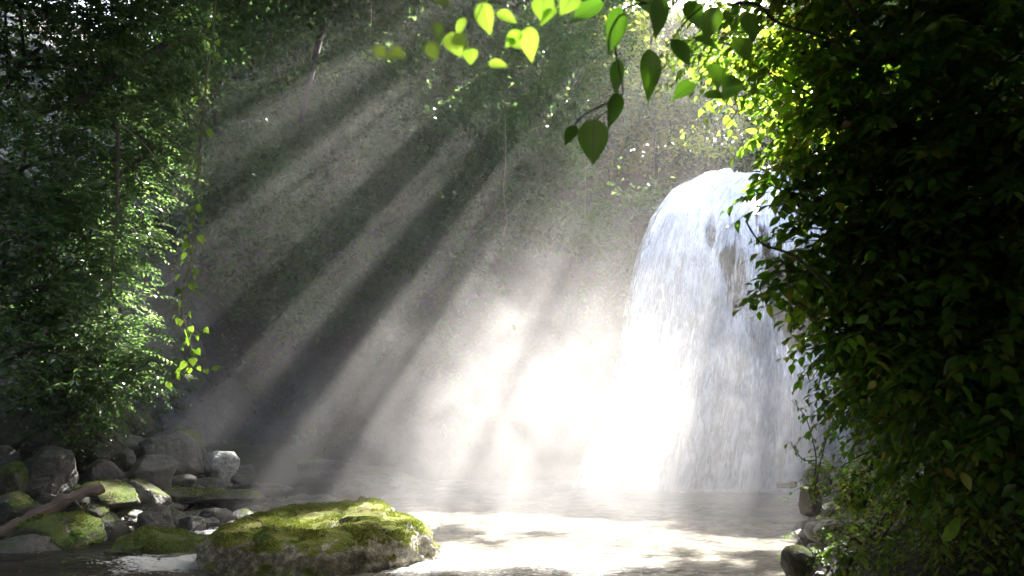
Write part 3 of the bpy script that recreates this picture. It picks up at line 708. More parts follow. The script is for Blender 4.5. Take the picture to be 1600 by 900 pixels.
# 1. forest above and behind the falls: closes the sky, the sun only comes through the gaps
rng = np.random.default_rng(5)
def wz(x, y): return 9 + max(0, y - 25) * .45
BACK = [
 (-6, 33, 20, 5.0, 'tall forest tree at the top left of centre where the light shafts begin'),
 (-12, 31, 18, 4.5, 'forest tree behind the pale tuft at the top left'),
 (-1.5, 34, 23, 5.0, 'tall forest tree above the blurred green leaves'),
 (3.0, 33.5, 24, 4.8, 'dense forest tree behind the large hanging leaves'),
 (7.5, 35, 26, 5.2, 'tall backlit tree directly behind the top of the waterfall'),
 (12.5, 34, 25, 5.2, 'tall dark tree behind the right side of the waterfall'),
 (17.5, 33, 24, 5.5, 'forest tree glimpsed deep behind the dark leaves at right'),
 (22, 31, 23, 5.5, 'forest tree behind the black foliage at the right edge'),
]
for i, (x, y, h, r, lb) in enumerate(BACK):
    b = (x, y, wz(x, y) - 1)
    cs = [((x, y, h), (r, r * .7, r * 1.1)), ((x - 1, y + .5, h - 6), (r * 1.0, r * .7, r * .9))]
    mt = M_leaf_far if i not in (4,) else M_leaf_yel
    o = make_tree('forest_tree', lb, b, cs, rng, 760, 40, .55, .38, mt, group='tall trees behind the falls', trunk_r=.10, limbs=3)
    over(o, [(x + 1.5, y - .5, h + 7, r * 1.15, r * .8, r), (x + rng.normal(0, 1), y, h + 14, r * 1.2, r * .8, r * 1.1)], mt, nclu=75, nl=30, sz=.62, sp=.75)
FAR = [(-16, 38, 24, 'faint far tree behind the top left corner'), (-9, 40, 24, 'faint far tree behind the top left trees'), (-2, 43, 27, 'far tree filling the gap above the brightest shaft'), (5, 44, 28, 'far tree glimpsed left of the large hanging leaves'), (12, 44, 29, 'far tree glimpsed between the bright bushes above the falls'),
       (19, 43, 28, 'far tree hidden behind the upper right leaves'), (26, 40, 28, 'far tree behind the black upper right corner')]
for x, y, h, lb in FAR:
    o = make_tree('far_tree', lb, (x, y, 14), [((x, y, h - 3), (5.5, 3, 6))], rng, 260, 34, .75, .6, M_leaf_far, group='far trees up the hill', trunk_r=.2, limbs=4)
    over(o, [(x, y, h + 8, 6, 3.5, 6), (x, y, h + 18, 6, 3.5, 6)], M_leaf_far, nclu=50, nl=30, sz=.8, sp=.9)
# sunlit lower bushes on the lip above the falls
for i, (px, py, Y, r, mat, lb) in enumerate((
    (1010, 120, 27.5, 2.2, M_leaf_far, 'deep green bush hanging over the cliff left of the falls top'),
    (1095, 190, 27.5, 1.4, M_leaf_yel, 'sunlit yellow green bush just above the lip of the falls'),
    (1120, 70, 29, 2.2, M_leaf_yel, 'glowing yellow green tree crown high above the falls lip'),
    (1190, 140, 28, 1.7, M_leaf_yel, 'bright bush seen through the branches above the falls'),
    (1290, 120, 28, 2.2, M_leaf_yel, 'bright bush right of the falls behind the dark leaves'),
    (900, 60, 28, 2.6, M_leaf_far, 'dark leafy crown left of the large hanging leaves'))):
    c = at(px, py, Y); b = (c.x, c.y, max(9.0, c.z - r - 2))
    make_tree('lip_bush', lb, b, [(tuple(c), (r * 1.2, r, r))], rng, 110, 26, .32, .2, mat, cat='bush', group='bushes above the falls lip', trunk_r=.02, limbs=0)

# 2. trees and creepers on the gorge wall
WALLT = [
 (640, 110, 24.5, 2.6, 'pale leaved tree at the top where the brightest shaft leaves the crowns'),
 (530, 60, 24, 2.4, 'hazy tree crown at the top left of centre with a slanting trunk'),
 (420, 40, 22, 2.3, 'fine leaved tree with a bright sunlit tuft at the top'),
 (300, 60, 20, 2.3, 'dark tree behind the upper end of the hanging vine'),
 (730, 200, 25.5, 2.4, 'dark leafy tree on the wall in the middle between two shafts'),
 (850, 200, 25.5, 2.2, 'sparkling small leaved tree on the wall left of the big leaf'),
 (850, 90, 26, 2.2, 'bright green leafy tree under the blurred leaves'),
 (600, 240, 25, 2.2, 'dim shrubby tree inside the upper light shaft'),
 (480, 190, 23.5, 2.1, 'dim leafy tree on the wall behind the brightest shaft'),
 (950, 260, 25.0, 1.7, 'creeper draped shrub left of the falls below the big leaf'),
 (760, 330, 25.4, 1.6, 'small shrub on the dark wall in the centre'),
 (690, 400, 25.2, 1.5, 'low shrub on the dark wall left of the bright mist'),
 (880, 340, 25.2, 1.4, 'shrub on the wall at the upper edge of the bright mist'),
 (560, 430, 25.0, 1.5, 'faint shrub on the wall between the two middle shafts'),
 (400, 330, 22, 1.7, 'faint shrub right of the hanging vine middle'),
 (430, 460, 22.5, 1.4, 'faint low shrub right of the lower hanging vine'),
 (640, 520, 25, 1.2, 'lowest faint shrub on the wall near the mist edge'),
 (340, 200, 20.5, 1.9, 'dark shrub behind the leaves of the hanging vine top'),
 (500, 310, 24, 1.5, 'grey looking shrub crossed by the second shaft'),
]
for i, (px, py, Y, r, lb) in enumerate(WALLT):
    c = at(px, py, Y); b = (c.x + .3, c.y + 1.6, c.z - r * .9)
    cs = [(tuple(c), (r * 1.15, r * .6, r)), ((c.x + r * .7, c.y + .2, c.z - r * .5), (r * .7, r * .5, r * .6)), ((c.x - r * .8, c.y, c.z + r * .3), (r * .6, r * .5, r * .6))]
    make_tree('wall_tree' if r > 1.9 else 'wall_shrub', lb, b, cs, rng, int(70 * r), 26, .34, .24, M_leaf_far, cat='tree' if r > 1.9 else 'shrub', group='trees and shrubs on the gorge wall', trunk_r=.05, limbs=2)

# 3. left bank trees, nearer, leaves readable
LEFTT = [
 (70, 70, 13.5, 1.9, .13, 'bright edged tree filling the top left corner'),
 (205, 40, 15, 1.8, .13, 'dark leafy tree at the top left beside the corner tree'),
 (40, 260, 12.5, 1.35, .12, 'shaded tree at the left edge above the sunlit sprays'),
 (185, 235, 14, 1.2, .12, 'tree with drooping leafy boughs left of the vine'),
 (60, 390, 12.5, 1.3, .12, 'left edge bush with sunlit leaf sprays'),
 (150, 340, 14, 1.2, .12, 'dim bush behind the hanging root'),
 (120, 470, 13.5, 1.2, .12, 'leafy bush at the left at half height'),
 (55, 540, 12.5, 1.2, .12, 'dark bush at the left edge above the boulders'),
 (165, 565, 13.5, .9, .12, 'bush with bright white leaf tips above the boulder pile'),
 (120, 610, 14, 1.0, .12, 'lowest bush hanging over the dark mossy rocks'),
 (200, 130, 16.5, 1.3, .13, 'deep green tree behind the vine at the upper left'),
 (240, 238, 13.6, .5, .11, 'outreaching leafy bough pointing at the vine from the left'),
 (232, 572, 13.0, .45, .12, 'low bough with pale tips reaching right above the boulder pile'),
 (128, 640, 13.2, .5, .11, 'drooping bright leaved bough just above the blocky mossy rock'),
]
for i, (px, py, Y, r, sz, lb) in enumerate(LEFTT):
    c = at(px, py, Y); b = (c.x - 2.6, c.y + 1.6, max(.6, c.z - .9))
    root = empty('bank_tree' if i < 4 or i == 10 else 'bank_bush', b); tag(root, lb, 'tree' if i < 4 or i == 10 else 'bush', 'trees and bushes of the left bank')
    mbL, mbT = MB(), MB()
    n = int(210 * r * r); d = nrm(rng.normal(0, 1, (n, 3))) * rng.uniform(.1, 1, (n, 1)) ** .5
    P0 = np.array(c) + d * np.array([r * 1.15, r * .9, r])
    D = d * .8 + rng.normal(0, .5, (n, 3)); D[:, 2] = D[:, 2] * .4 + .1
    twigs(mbL, mbT, P0, D, .6, 13, sz * 1.12, rng, KITE if i not in (0, 4, 8) else LEAFLO, droop=.35, srad=.004)
    tp = smooth_path([Vector(b), Vector(b).lerp(c, .6) + Vector((.2, -.2, .1)), c], 5); tube(mbT, tp, np.linspace(.07, .03, len(tp)), 7)
    for k in range(7):
        q = Vector(P0[rng.integers(n)]); s = tp[rng.integers(4, len(tp))]
        tube(mbT, smooth_path([s, s.lerp(q, .5) + Vector((0, 0, .15)), q], 4), np.linspace(.035, .008, 9), 5)
    mbT.build('branches', M_bark, root); mbL.build('crown', M_leaf_far, root, smooth=False)
# unseen crowns added over the stream, above the view, to block sky light
LT = [o for o in COL.objects if o.name.startswith('bank_tree') and o.parent is None]
over(LT[0], [(-9, 9, 11.5, 4, 4, 2), (-6, 3, 8.5, 4, 4, 1.6), (-3.5, 9, 11.5, 3, 3.5, 1.6), (-9, 2, 8, 4, 4, 2)], M_leaf_far)
over(LT[1], [(-8, 14, 15, 4, 4, 2), (-4, 13.5, 14.5, 3, 3.5, 1.6), (-9, 19, 18, 4, 4, 2), (-4.5, 18.5, 18.2, 4, 3.5, 1.8), (-6, 24, 22.5, 5, 4, 2), (-11, 24, 22, 4, 4, 2), (-12, 16, 16, 3.5, 4, 2), (-.5, 22, 21, 2.5, 3.5, 1.5)], M_leaf_far, nclu=150)
# slanting trunks and the leaning bough of the upper left
def liana(name, label, pts, r0, r1, mat, cat, group=None, leafn=0, lsize=.07, tmpl=HEART, lmat=None, seed=1, clusters=None):
    rg = np.random.default_rng(seed)
    root = empty(name, pts[0]); tag(root, label, cat, group); mb = MB(); mbL = MB()
    P = smooth_path(pts, 10); tube(mb, P, np.linspace(r0, r1, len(P)), 6)
    if leafn:
        A = np.array([tuple(p) for p in P]); k = np.arange(leafn) / leafn
        ii = (np.clip(k + rg.normal(0, .5 / leafn, leafn), .02, .98) * (len(A) - 1)).astype(int)
        az = rg.uniform(0, 6.28, leafn); off = np.stack([np.cos(az), np.sin(az) * .6, rg.uniform(-.5, .4, leafn)], 1)
        L0 = A[ii] + off * lsize * .9
        for a, b in zip(A[ii], L0): tube(mb, [a, (a + b) / 2 + (0, 0, .01), b], [.0022, .0018, .0015], 3)
        D = off * .6 + np.array([0, 0, -.9]); N = rg.normal(0, .5, (leafn, 3)) + np.array([0, -1, .4])
        leaves(mbL, L0, D, N, lsize * rg.uniform(.6, 1.25, leafn), rg, tmpl)
    mb.build('stem', mat, root)
    if leafn: mbL.build('leaves', lmat or M_leaf_vine, root)
    return root
Yv = 7.2
v = liana('hanging_vine', 'long sunlit vine with heart leaves hanging down in front of the light shafts',
    [at(340, -30, Yv), at(333, 50, Yv), at(326, 100, Yv), at(319, 160, Yv), at(314, 215, Yv), at(310, 262, Yv), at(304, 320, Yv), at(302, 370, Yv), at(300, 400, Yv), at(290, 440, Yv), at(284, 480, Yv), at(291, 515, Yv), at(299, 545, Yv), at(298, 572, Yv), at(282, 588, Yv), at(266, 596, Yv)],
    .011, .005, M_vstem, 'vine', leafn=60, lsize=.082, seed=4)
mb = MB(); mbL = MB(); rg = np.random.default_rng(3)
for pts in ([(304, 320), (296, 350), (299, 400), (304, 430), (296, 480), (300, 520), (284, 540), (281, 560)], [(299, 545), (308, 570), (325, 578), (342, 572)], [(296, 520), (310, 525), (321, 513)]):
    P = smooth_path([at(a, b, Yv - .05) for a, b in pts], 6); tube(mb, P, np.linspace(.004, .002, len(P)), 4)
    A = np.array([tuple(p) for p in P]); ii = rg.integers(0, len(A), len(pts) * 2)
    leaves(mbL, A[ii], rg.normal(0, .5, (len(ii), 3)) + (0, 0, -.7), rg.normal(0, .4, (len(ii), 3)) + (0, -1, .3), .062 * rg.uniform(.6, 1.1, len(ii)), rg, HEART)
mb.build('side_stem', M_vstem, v); mbL.build('side_leaves', M_leaf_vine, v)
liana('hanging_root', 'brown ropy root hanging straight down at the left behind the vine', [at(185, 190, 13), at(184, 260, 13), at(183, 330, 13), at(178, 380, 13), at(175, 430, 13), at(170, 500, 13)], .035, .012, M_drift, 'root', leafn=0)
liana('pale_creeper', 'thin pale bent creeper reaching toward the hanging vine from the left', [at(190, 195, 12), at(225, 225, 12), at(255, 265, 12), at(270, 290, 11.5), at(296, 322, 11)], .014, .007, M_vstem, 'creeper')
liana('thin_liana', 'thin pale liana hanging in the dark centre of the gorge wall', [at(789, 180, 23.5), at(790, 250, 23.5), at(787, 300, 23.5), at(792, 345, 23.5), at(785, 370, 23.5)], .022, .014, M_vstem, 'liana', 'lianas on the wall')
liana('thin_liana', 'thin straight liana hanging right of centre below the big leaf', [at(914, 230, 23), at(915, 290, 23), at(914, 350, 23)], .014, .010, M_vstem, 'liana', 'lianas on the wall')
liana('thin_liana', 'faint liana hanging from the top near the left shafts', [at(580, -10, 22), at(580, 30, 22), at(578, 60, 22)], .014, .010, M_vstem, 'liana', 'lianas on the wall')
for lb, pts, r in (('slanting grey trunk at the top left of centre in hazy light', [at(528, -30, 22.5), at(505, 40, 22.5), at(488, 110, 22.5), at(470, 190, 22.8)], .13),
                ('dark leaning trunk crossing the upper left foliage', [at(260, 70, 14.5), at(190, 110, 14), at(140, 150, 13.5), at(60, 175, 13)], .09)):
    liana('leaning_trunk', lb, pts, r, r * .7, M_bark, 'tree trunk')

# 4. right bank: dark broadleaved trees close to the camera
rng = np.random.default_rng(11)
RIGHT = [
 (1235, 60, 6.2, .52, .115, 'leafy outer bough at the top right with backlit green leaves', 7),
 (1380, 60, 6.0, .8, .12, 'top right broadleaved tree with arching dark branches', 9),
 (1480, 110, 5.6, 1.0, .12, 'black shaded tree in the upper right corner', 9),
 (1335, 235, 6.4, .50, .11, 'broad leaved bough right of the sparkling water above the falls', 8),
 (1450, 300, 6.0, .8, .12, 'dark tree at mid height in the right foliage', 9),
 (1540, 330, 5.6, .9, .12, 'black foliage at the right edge at mid height', 9),
 (1322, 380, 6.2, .34, .115, 'outer bough with hanging leaves in front of the falls right side', 6),
 (1400, 480, 6.4, .56, .105, 'leafy shrub above the bank right of the falls', 8),
 (1335, 530, 6.4, .28, .105, 'drooping cluster of green leaves beside the lower falls', 6),
 (1480, 520, 6.0, .85, .11, 'black shrub in the right foliage below mid height', 9),
 (1405, 610, 6.8, .46, .09, 'small leaved shrub at the bank edge beside the mist', 8),
 (1500, 650, 6.0, .62, .09, 'shaded undergrowth shrub low on the right', 8),
 (1585, 600, 5.4, .7, .11, 'black undergrowth at the right edge low down', 9),
 (1335, 745, 8.2, .26, .089, 'small leafy bush on the bank edge behind the seedlings', 8),
 (1440, 790, 6.8, .30, .089, 'low dark bush left of the pale fallen leaf', 8),
 (1550, 800, 5.8, .40, .089, 'low dark bush in the bottom right corner', 8),
 (1345, 850, 7.4, .22, .089, 'little bush at the bottom of the right bank', 7),
 (1165, 70, 7.4, .55, .101, 'glowing yellow green spray of leaves above the waterfall top', 8),
 (1215, 190, 7.2, .30, .101, 'small backlit spray of leaves hanging over the lip of the falls', 7),
 (1222, 300, 6.3, .17, .115, 'thin trailing sprig in front of the upper right part of the falls', 6),
 (1245, 440, 6.3, .20, .115, 'trailing leafy sprig in front of the dark rock beside the falls', 6),
]
for i, (px, py, Y, r, sz, lb, K) in enumerate(RIGHT):
    c = at(px, py, Y); bx = redge(Y) + 1.6 + r; b = (bx, Y + .6, terrain_z(bx, Y + .6) - .1)
    nm = 'broadleaf_tree' if py < 450 else 'bank_shrub'
    root = empty(nm, b); tag(root, lb, 'tree' if py < 450 else 'shrub', 'dark foliage of the right bank')
    mbL, mbT = MB(), MB()
    sp = sz == .101; n = int((120 if sp else 150 if i == 0 else 270) * r ** 1.5) + (6 if r < .31 and px < 1300 else 30); d = nrm(rng.normal(0, 1, (n, 3))) * rng.uniform(.05, 1, (n, 1)) ** .45
    P0 = np.array(c) + d * np.array([r * 1.1, r * 1.1, r * 1.05])
    D = d * .7 + rng.normal(0, .5, (n, 3)) + np.array([-.25, 0, .05]); D[:, 2] *= .5
    twigs(mbL, mbT, P0, D, .5 if r > .31 else .36, K, sz * 1.42 if sz != .089 else .085, rng, LEAF if sz > .1 else LEAFLO, droop=.45, srad=.0028)
    tp = smooth_path([Vector(b), Vector(b).lerp(c, .55) + Vector((.25, .1, .25)), c], 5); tube(mbT, tp, np.linspace(.06, .02, len(tp)), 7)
    for k in range(6):
        q = Vector(P0[rng.integers(n)]); s = tp[rng.integers(5, len(tp))]
        tube(mbT, smooth_path([s, s.lerp(q, .5) + Vector((0, 0, .1)), q], 4), np.linspace(.018, .005, 9), 5)
    mbT.build('branches', M_twig, root); mbL.build('crown', M_leaf_vine if sp else (M_leaf_mid if i in (0, 1, 3, 7) or sz == .089 else M_leaf_near), root)
RT = [o for o in COL.objects if o.name.startswith('broadleaf_tree') and o.parent is None]
over(RT[1], [(1.5, 4, 8, 3.5, 3.5, 1.5), (6, 4, 8.5, 3.5, 3.5, 1.5), (0, -2, 7, 4, 4, 1.5), (7, -2, 8, 4, 4, 2)], M_leaf_near)  # unseen crowns over camera and right bank, added to cut sky light
over(RT[2], [(5.5, 8.5, 10.5, 3, 3, 1.6), (10, 9, 11.5, 4, 4, 2), (10, 3, 9, 3.5, 4, 2), (1, 9, 11, 3, 2.5, 1.3)], M_leaf_near)
# hill mass behind that foliage
BACKR = [(8.6, 9.5, 3.6, 2.4), (10.2, 13.5, 5.5, 3.2), (8.2, 8.0, 7.4, 2.4), (11.5, 12.5, 10, 3.4), (12.0, 17.0, 9, 3.4), (6.6, 5.2, 3.2, 1.5), (7.0, 5.4, 6.0, 1.7)]
BLB = ['dark tree further up the right bank behind the near leaves', 'shaded bank tree near the right of the falls', 'tall dark tree above the right bank', 'high black crown behind the upper right leaves', 'dark tree beside the falls on the right cliff', 'black shrub outside the right edge', 'black crown beyond the top right corner']
for (x, y, z, r), lb in zip(BACKR, BLB):
    make_tree('bank_tree', lb, (x + .5, y, max(terrain_z(x + .5, y), 0) if x < 16 else 5), [((x, y, z), (r, r, r))], rng, int(60 * r * r), 30, .32, .17, M_leaf_far, cull=False, group='dark trees up the right bank', trunk_r=.12, limbs=6)

# branches of the upper right, with big hanging leaves in front of the falls
def hand_leaf(mbL, px, py, Y, Lpx, wpx, ang, rg, rnd, face=.25, tmpl=None):
    """one leaf: base at (px,py), length in px, ang = direction on the picture in degrees (0 right, -90 down)"""
    c = at(px, py, Y); k = (c - Vector((0, 0, CZ))).length / F
    D = Vector((math.cos(R(ang)), rg.uniform(-.25, .25), math.sin(R(ang))))
    N = Vector((rg.uniform(-face, face), -1, rg.uniform(-.1, .5)))
    tm = leaf_template(w=wpx / Lpx / 2 * rg.uniform(.86, 1.12), curl=rg.uniform(.02, .30), fold=rg.uniform(.06, .28), rows=(0, .05, .14, .28, .44, .60, .75, .87, .95, 1.0), hw=(0, .32, .68, .95, 1.0, .84, .54, .24, .08, 0))
    leaves(mbL, [tuple(c)], [tuple(D)], [tuple(N)], Lpx * k, rg, tm, np.array([rnd]))
rg = np.random.default_rng(21)
root = empty('overhanging_branch', at(1200, -60, 3.0)); tag(root, 'overhanging branch with large dark pointed leaves left of the top of the falls', 'branch')
mb, mbL = MB(), MB()
Yb = 3.0
for pts in ([(1300, -60), (1200, -30), (1120, -10), (1060, 0), (1010, 5)], [(1060, 0), (1030, 30), (1015, 72)], [(1010, 5), (975, 15), (960, 60), (968, 110), (972, 150), (940, 180), (928, 190)],
            [(1010, 5), (960, -8), (900, 4), (860, 20)], [(1120, -10), (1075, 30), (1050, 62)], [(972, 150), (915, 178), (897, 196)]):
    P = smooth_path([at(a, b, Yb) for a, b in pts], 5); tube(mb, P, np.linspace(.006, .0025, len(P)), 5)
for (px, py, L, W_, a, r_) in ((1014, 76, 76, 40, -88, .35), (928, 186, 72, 40, -92, .5), (968, 12, 76, 42, -102, .2), (1030, -8, 70, 34, -96, .15), (943, 4, 60, 36, -148, .2), (966, 145, 62, 28, -105, .1),
    (899, 196, 42, 22, -115, .1), (966, 92, 60, 22, -98, .15), (1050, 62, 50, 30, -60, .1), (1082, 60, 46, 26, -30, .3), (1086, 130, 40, 24, -150, .3), (1110, 100, 44, 26, -75, .45), (1098, 150, 38, 22, -10, .45), (990, -20, 50, 28, -60, .3), (1075, 0, 46, 28, -70, .2), (1120, 10, 50, 30, -110, .5), (1146, 60, 44, 26, -60, .6), (1150, 120, 44, 26, -120, .3), (1165, 20, 50, 30, -80, .3)):
    hand_leaf(mbL, px, py, Yb + rg.uniform(-.15, .15), L, W_, a, rg, r_)
mb.build('stem', M_twig, root); mbL.build('leaves', M_leaf_near, root)
root = empty('leafy_twig', at(760, -30, 1.9)); tag(root, 'blurred bright green twig of leaves close to the camera at the top', 'twig')
mb, mbL = MB(), MB()
P = smooth_path([at(900, -30, 1.9), at(840, -6, 1.9), at(800, 10, 1.9), at(760, -4, 1.9), at(720, -10, 1.9)], 6); tube(mb, P, np.linspace(.003, .0015, len(P)), 5)
P = smooth_path([at(800, 10, 1.9), at(812, 34, 1.9), at(824, 50, 1.9)], 6); tube(mb, P, np.linspace(.002, .001, len(P)), 5)
P = smooth_path([at(760, -4, 1.9), at(740, 40, 1.9), at(733, 78, 1.9)], 6); tube(mb, P, np.linspace(.002, .001, len(P)), 5)
for (px, py, L, W_, a, r_) in ((752, 4, 46, 36, -75, .6), (790, 60, 34, 26, -20, .7), (826, 42, 52, 28, -88, .65), (815, 50, 34, 22, -135, .2), (735, 76, 28, 20, -88, .4), (762, 100, 32, 18, -10, .8), (775, 22, 34, 22, -20, .5), (870, 12, 40, 24, -130, .3), (850, -6, 44, 26, -95, .4), (700, 52, 40, 30, -60, .7), (900, -14, 46, 26, -120, .6), (728, 28, 30, 20, -120, .6)):
    hand_leaf(mbL, px, py, 1.9, L, W_, a, rg, r_)
mb.build('stem', M_twig, root); mbL.build('leaves', M_leaf_vine, root)
root = empty('leafy_spray', at(680, -30, 1.05)); tag(root, 'strongly blurred pale green leaves nearest the camera above the light shafts', 'twig')
mb, mbL = MB(), MB()
P = smooth_path([at(760, -40, 1.05), at(705, -20, 1.05), at(690, 20, 1.05), at(670, 66, 1.05)], 6); tube(mb, P, np.linspace(.0012, .0006, len(P)), 4)
P = smooth_path([at(690, 20, 1.05), at(650, 60, 1.05), at(612, 80, 1.05)], 6); tube(mb, P, np.linspace(.001, .0005, len(P)), 4)
for (px, py, L, W_, a, r_) in ((584, 74, 26, 20, -40, .8), (608, 82, 26, 20, -20, .9), (670, 66, 30, 22, -70, .7), (676, -6, 30, 22, -20, .8), (682, 34, 30, 22, -80, .5), (705, 60, 30, 24, -30, .6)):
    hand_leaf(mbL, px, py, 1.05, L, W_, a, rg, r_)
mb.build('stem', M_vstem, root); mbL.build('leaves', M_leaf_vine, root)
# bare arching branches in the upper right
for lb, pts in (('dark forked bare branch arching over the top right leaves', [(1150, 5), (1185, 8), (1215, 35), (1290, 60), (1350, 92), (1400, 90), (1460, 60)]),
                ('thin dark branch slanting down through the top right leaves', [(1310, -20), (1340, 30), (1372, 75), (1400, 92)]),
                ('thin long twig reaching left over the right side of the falls', [(1300, 450), (1240, 400), (1190, 380), (1165, 345)])):
    P = [at(a, b, 5.0 + .05 * i) for i, (a, b) in enumerate(pts)]
    liana('bare_branch', lb, P, .014, .006, M_twig, 'branch', 'bare branches at the right')

# thin twigs with sparse leaves in front of the lower falls
for lb, pts, nl in (('fine twig with tiny leaves in front of the lower falls at the bank', [(1270, 760), (1275, 715), (1262, 660), (1250, 640), (1236, 625)], 16),
                    ('thin curved twig with withered leaves against the white mist', [(1275, 720), (1255, 718), (1240, 700), (1236, 690)], 8),
                    ('upright dark sapling stem on the edge of the right bank', [(1272, 775), (1280, 730), (1296, 670), (1310, 640)], 26)):
    liana('bank_twig', lb, [at(a, b, 8.0) for a, b in pts], .008, .003, M_twig, 'twig', 'twigs beside the lower falls', leafn=nl, lsize=.06, tmpl=LEAFLO, lmat=M_fern, seed=nl)

def on_terrain(px, py):
    d = at(px, py, 1.0) - Vector((0, 0, CZ)); o = Vector((0, 0, CZ))
    for k in range(600):
        q = o + d * (3 + k * .03)
        if q.z < max(terrain_z(q.x, q.y), 0): return q
    return q
# seedlings, roots, fallen leaf on the right bank
SEED = [(1235, 770, 10.4, .30, 'slender seedling leaning over the waterline of the right bank'), (1262, 820, 8.9, .30, 'bright seedling at the waterline left of the earth bank'), (1245, 868, 8.6, .26, 'lowest seedling at the bottom of the right bank edge'),
        (1300, 800, 8.4, .28, 'broad leaved seedling just above the dark roots'), (1330, 770, 8.6, .34, 'tall seedling with paired leaves near the sapling stem'), (1345, 790, 7.9, .30, 'seedling in the middle of the right bank'), (1305, 860, 7.8, .25, 'small seedling left of the exposed root'),
        (1395, 730, 7.6, .3, 'dim seedling above the fallen leaf to its left'), (1520, 590, 6.5, .3, 'shaded seedling high on the bank near the right edge'), (1415, 770, 7.2, .28, 'dim seedling left of the fallen leaf'), (1290, 700, 9.0, .35, 'leafy seedling behind the fine twigs'),
        (1380, 680, 7.8, .35, 'dim leafy plant in the upper part of the bank')]
for i, (px, py, Y, L, lb) in enumerate(SEED):
    rs = np.random.default_rng(100 + i); b = on_terrain(px, py + L * .7 * F / Y)
    root = empty('seedling', b); tag(root, lb, 'seedling', 'seedlings on the right bank'); mb, mbL = MB(), MB()
    for k in range(5):
        dv = np.array([rs.normal(-.25, .4), rs.normal(-.2, .4), 1.0]); dv /= np.linalg.norm(dv)
        P0 = np.array([tuple(b)]) + rs.normal(0, .05, 3)
        tube(mb, [P0[0], P0[0] + dv * L * .7], [.004, .003], 4)
        twigs(mbL, mb, P0 + dv * L * .55, [dv * .5 + np.array([rs.normal(-.3, .6), rs.normal(0, .6), .3])], L * .8, 7, .115, rs, LEAF, droop=.5, srad=.002)
    mb.build('stem', M_vstem, root); mbL.build('leaves', M_leaf_vine, root)
for lb, pts, r in (('pale exposed root bending down at the bottom of the right bank', [(1340, 842), (1362, 838), (1380, 850), (1395, 875), (1402, 905)], .022),
                ('thick dark root crossing the bank above the waterline', [(1275, 812), (1296, 800), (1318, 782), (1345, 770), (1375, 762)], .035),
                ('dark root running down the bank below the seedlings', [(1420, 790), (1385, 812), (1340, 826), (1300, 850), (1285, 884)], .035)):
    liana('root', lb, [on_terrain(a, b) + Vector((0, 0, r * .3)) for a, b in pts], r, r * .5, M_drift if r < .03 else M_bark, 'root', 'roots on the right bank')
mbL = MB(); hand_leaf(mbL, 1472, 846, 5.6, 50, 19, 42, rg, .55, face=.1); tag(mbL.build('fallen_leaf', M_leaf_vine), 'single pale green leaf lying on the dark right bank', 'leaf')
for (px, py, Y, L, a, lb) in ((1282, 770, 8.6, 18, 170, 'small orange dead leaf on the rocks of the right bank'), (1330, 192, 5.2, 16, 200, 'yellowed leaf among the dark upper right leaves')):
    mbL = MB(); hand_leaf(mbL, px, py, Y, L, L * .6, a, rg, .5); tag(mbL.build('dead_leaf', M_orange), lb, 'leaf')
# ferns on the mossy rocks, lower left, and on the boulder
for i, (px, py, Y, s, lb) in enumerate(((412, 838, 9.0, .12, 'tiny bright fern tuft on the shaded face of the big boulder'), (120, 838, 10.3, .22, 'green fern tuft on the shaggy rock'), (95, 885, 9.2, .18, 'green fern tuft on the bottom left mossy rock'), (140, 600, 12.8, .45, 'sunlit fern like plant above the dark rocks'), (290, 840, 10.6, .14, 'small fern tuft on the end of the long mossy rock'))):
    rs = np.random.default_rng(50 + i); c = at(px, py, Y); root = empty('fern', c); tag(root, lb, 'fern', 'ferns on rocks'); mb, mbL = MB(), MB()
    n = 12; az = rs.uniform(0, 6.28, n); D = np.stack([np.cos(az), np.sin(az) - .3, rs.uniform(.2, .8, n)], 1)
    twigs(mbL, mb, np.repeat([tuple(c)], n, 0) + rs.normal(0, s * .15, (n, 3)), D, s, 14, s * .28, rs, KITE, droop=.7, srad=.0015)
    mb.build('stems', M_vstem, root); mbL.build('fronds', M_fern, root, smooth=False)
# dead twig on the boulder
liana('dead_twig', 'little curved dead twig lying on top of the big boulder', [at(385, 806, 9.6), at(398, 812, 9.5), at(408, 815, 9.4), at(412, 825, 9.3)], .010, .006, M_drift, 'twig')
# undergrowth that nobody could count, over the right bank and the left slope
mbL = MB(); n = 9500
x = 2.6 + 7 * rng.random(n) ** 1.8; y = rng.uniform(5, 20, n); z = np.array([terrain_z(a, b) for a, b in zip(x, y)])
k = (x > np.array([redge(b) + .35 for b in y])); Pg = np.stack([x, y, z + .03], 1)[k]
cloud(mbL, Pg, 5, .10, .085, rng, KITE, flat=.5, hang=-.1)
tag(mbL.build('ground_cover', M_fern, smooth=False), kind='stuff')
mbL = MB(); P = []
for i in range(6500):
    s = rng.uniform(.25, .97); h = rng.uniform(1.2, 24) ; p = wall_pt(s, h)
    if fbm(p.x * .35, p.y * .35, p.z * .35) > (-.02 if h < 8 else .0): P.append(tuple(p))
cloud(mbL, np.array(P), 16, .30, .19, rng, KITE, flat=1.0, hang=.5, cull=True)
tag(mbL.build('cliff_creepers', M_leaf_far, smooth=False), kind='stuff')

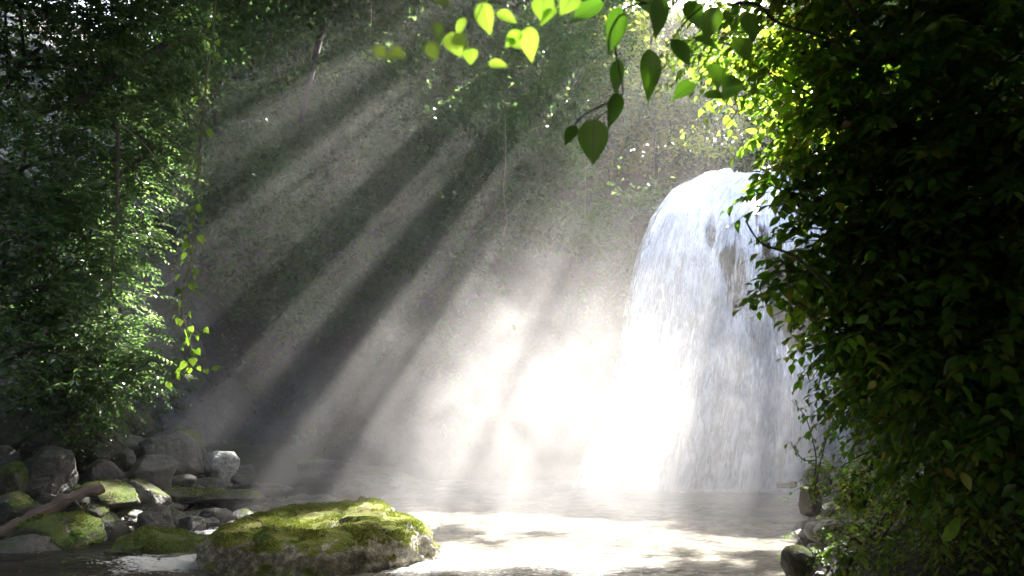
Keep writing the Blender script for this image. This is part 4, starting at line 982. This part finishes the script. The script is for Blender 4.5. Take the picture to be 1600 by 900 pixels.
# ------------------------------------------------------------------ air: haze box and the spray of the falls
def vol_box(name, lo, hi, mat):
    x0, y0, z0 = lo; x1, y1, z1 = hi
    V = [(x, y, z) for z in (z0, z1) for x, y in ((x0, y0), (x1, y0), (x1, y1), (x0, y1))]
    mb = MB(); mb.add(V, [(0, 3, 2, 1), (4, 5, 6, 7), (0, 1, 5, 4), (1, 2, 6, 5), (2, 3, 7, 6), (3, 0, 4, 7)])
    return mb.build(name, mat, smooth=False)
m, t, out = newmat('thin haze'); pv = nd(t, 'ShaderNodeVolumePrincipled'); pv.inputs['Density'].default_value = .0015; pv.inputs['Color'].default_value = (.97, .935, .885, 1); pv.inputs['Anisotropy'].default_value = .5
t.links.new(pv.outputs[0], out.inputs['Volume'])
tag(vol_box('haze', (-420, -420, -2.6), (420, 420, 48), m), kind='stuff')

m, t, out = newmat('spray'); pv = nd(t, 'ShaderNodeVolumePrincipled'); pv.inputs['Color'].default_value = (.99, .975, .955, 1); pv.inputs['Anisotropy'].default_value = .45
g = nd(t, 'ShaderNodeNewGeometry').outputs['Position']
def gauss3(cx, cy_, cz, rx, ry, rz):
    s = nd(t, 'ShaderNodeVectorMath', operation='SUBTRACT'); t.links.new(g, s.inputs[0]); s.inputs[1].default_value = (cx, cy_, cz)
    d = nd(t, 'ShaderNodeVectorMath', operation='DIVIDE'); t.links.new(s.outputs[0], d.inputs[0]); d.inputs[1].default_value = (rx, ry, rz)
    l = nd(t, 'ShaderNodeVectorMath', operation='DOT_PRODUCT'); t.links.new(d.outputs[0], l.inputs[0]); t.links.new(d.outputs[0], l.inputs[1])
    return math_n(t, 'EXPONENT', math_n(t, 'MULTIPLY', l.outputs['Value'], -1))
core = math_n(t, 'ADD', math_n(t, 'MULTIPLY', gauss3(4.4, 18.6, .4, 5.8, 4.4, 3.8), .52), math_n(t, 'MULTIPLY', gauss3(-.9, 15.2, .5, 3.8, 3.6, 3.4), .80))
core = math_n(t, 'ADD', core, math_n(t, 'MULTIPLY', gauss3(4.6, 14.5, .3, 3.0, 2.8, 1.8), .8))
core = math_n(t, 'ADD', core, math_n(t, 'MULTIPLY', gauss3(-4.2, 19.5, 10.0, 3.6, 4.0, 3.6), .075))
core = math_n(t, 'ADD', core, math_n(t, 'MULTIPLY', gauss3(-4.0, 17, 4.5, 3.2, 4.2, 5.0), .085))
nz = noise_tex(t, g, .75, 5, .62, 1.1)
nm = ramp(t, nz, [(.36, (.10, .10, .10)), (.66, (1, 1, 1))])
t.links.new(math_n(t, 'MULTIPLY', math_n(t, 'MULTIPLY', core, nm), .15), pv.inputs['Density'])
t.links.new(pv.outputs[0], out.inputs['Volume'])
tag(vol_box('mist', (-11, 7.5, -.2), (11, 25.0, 16), m), 'white spray drifting from the foot of the waterfall over the pool', 'mist', kind='stuff')
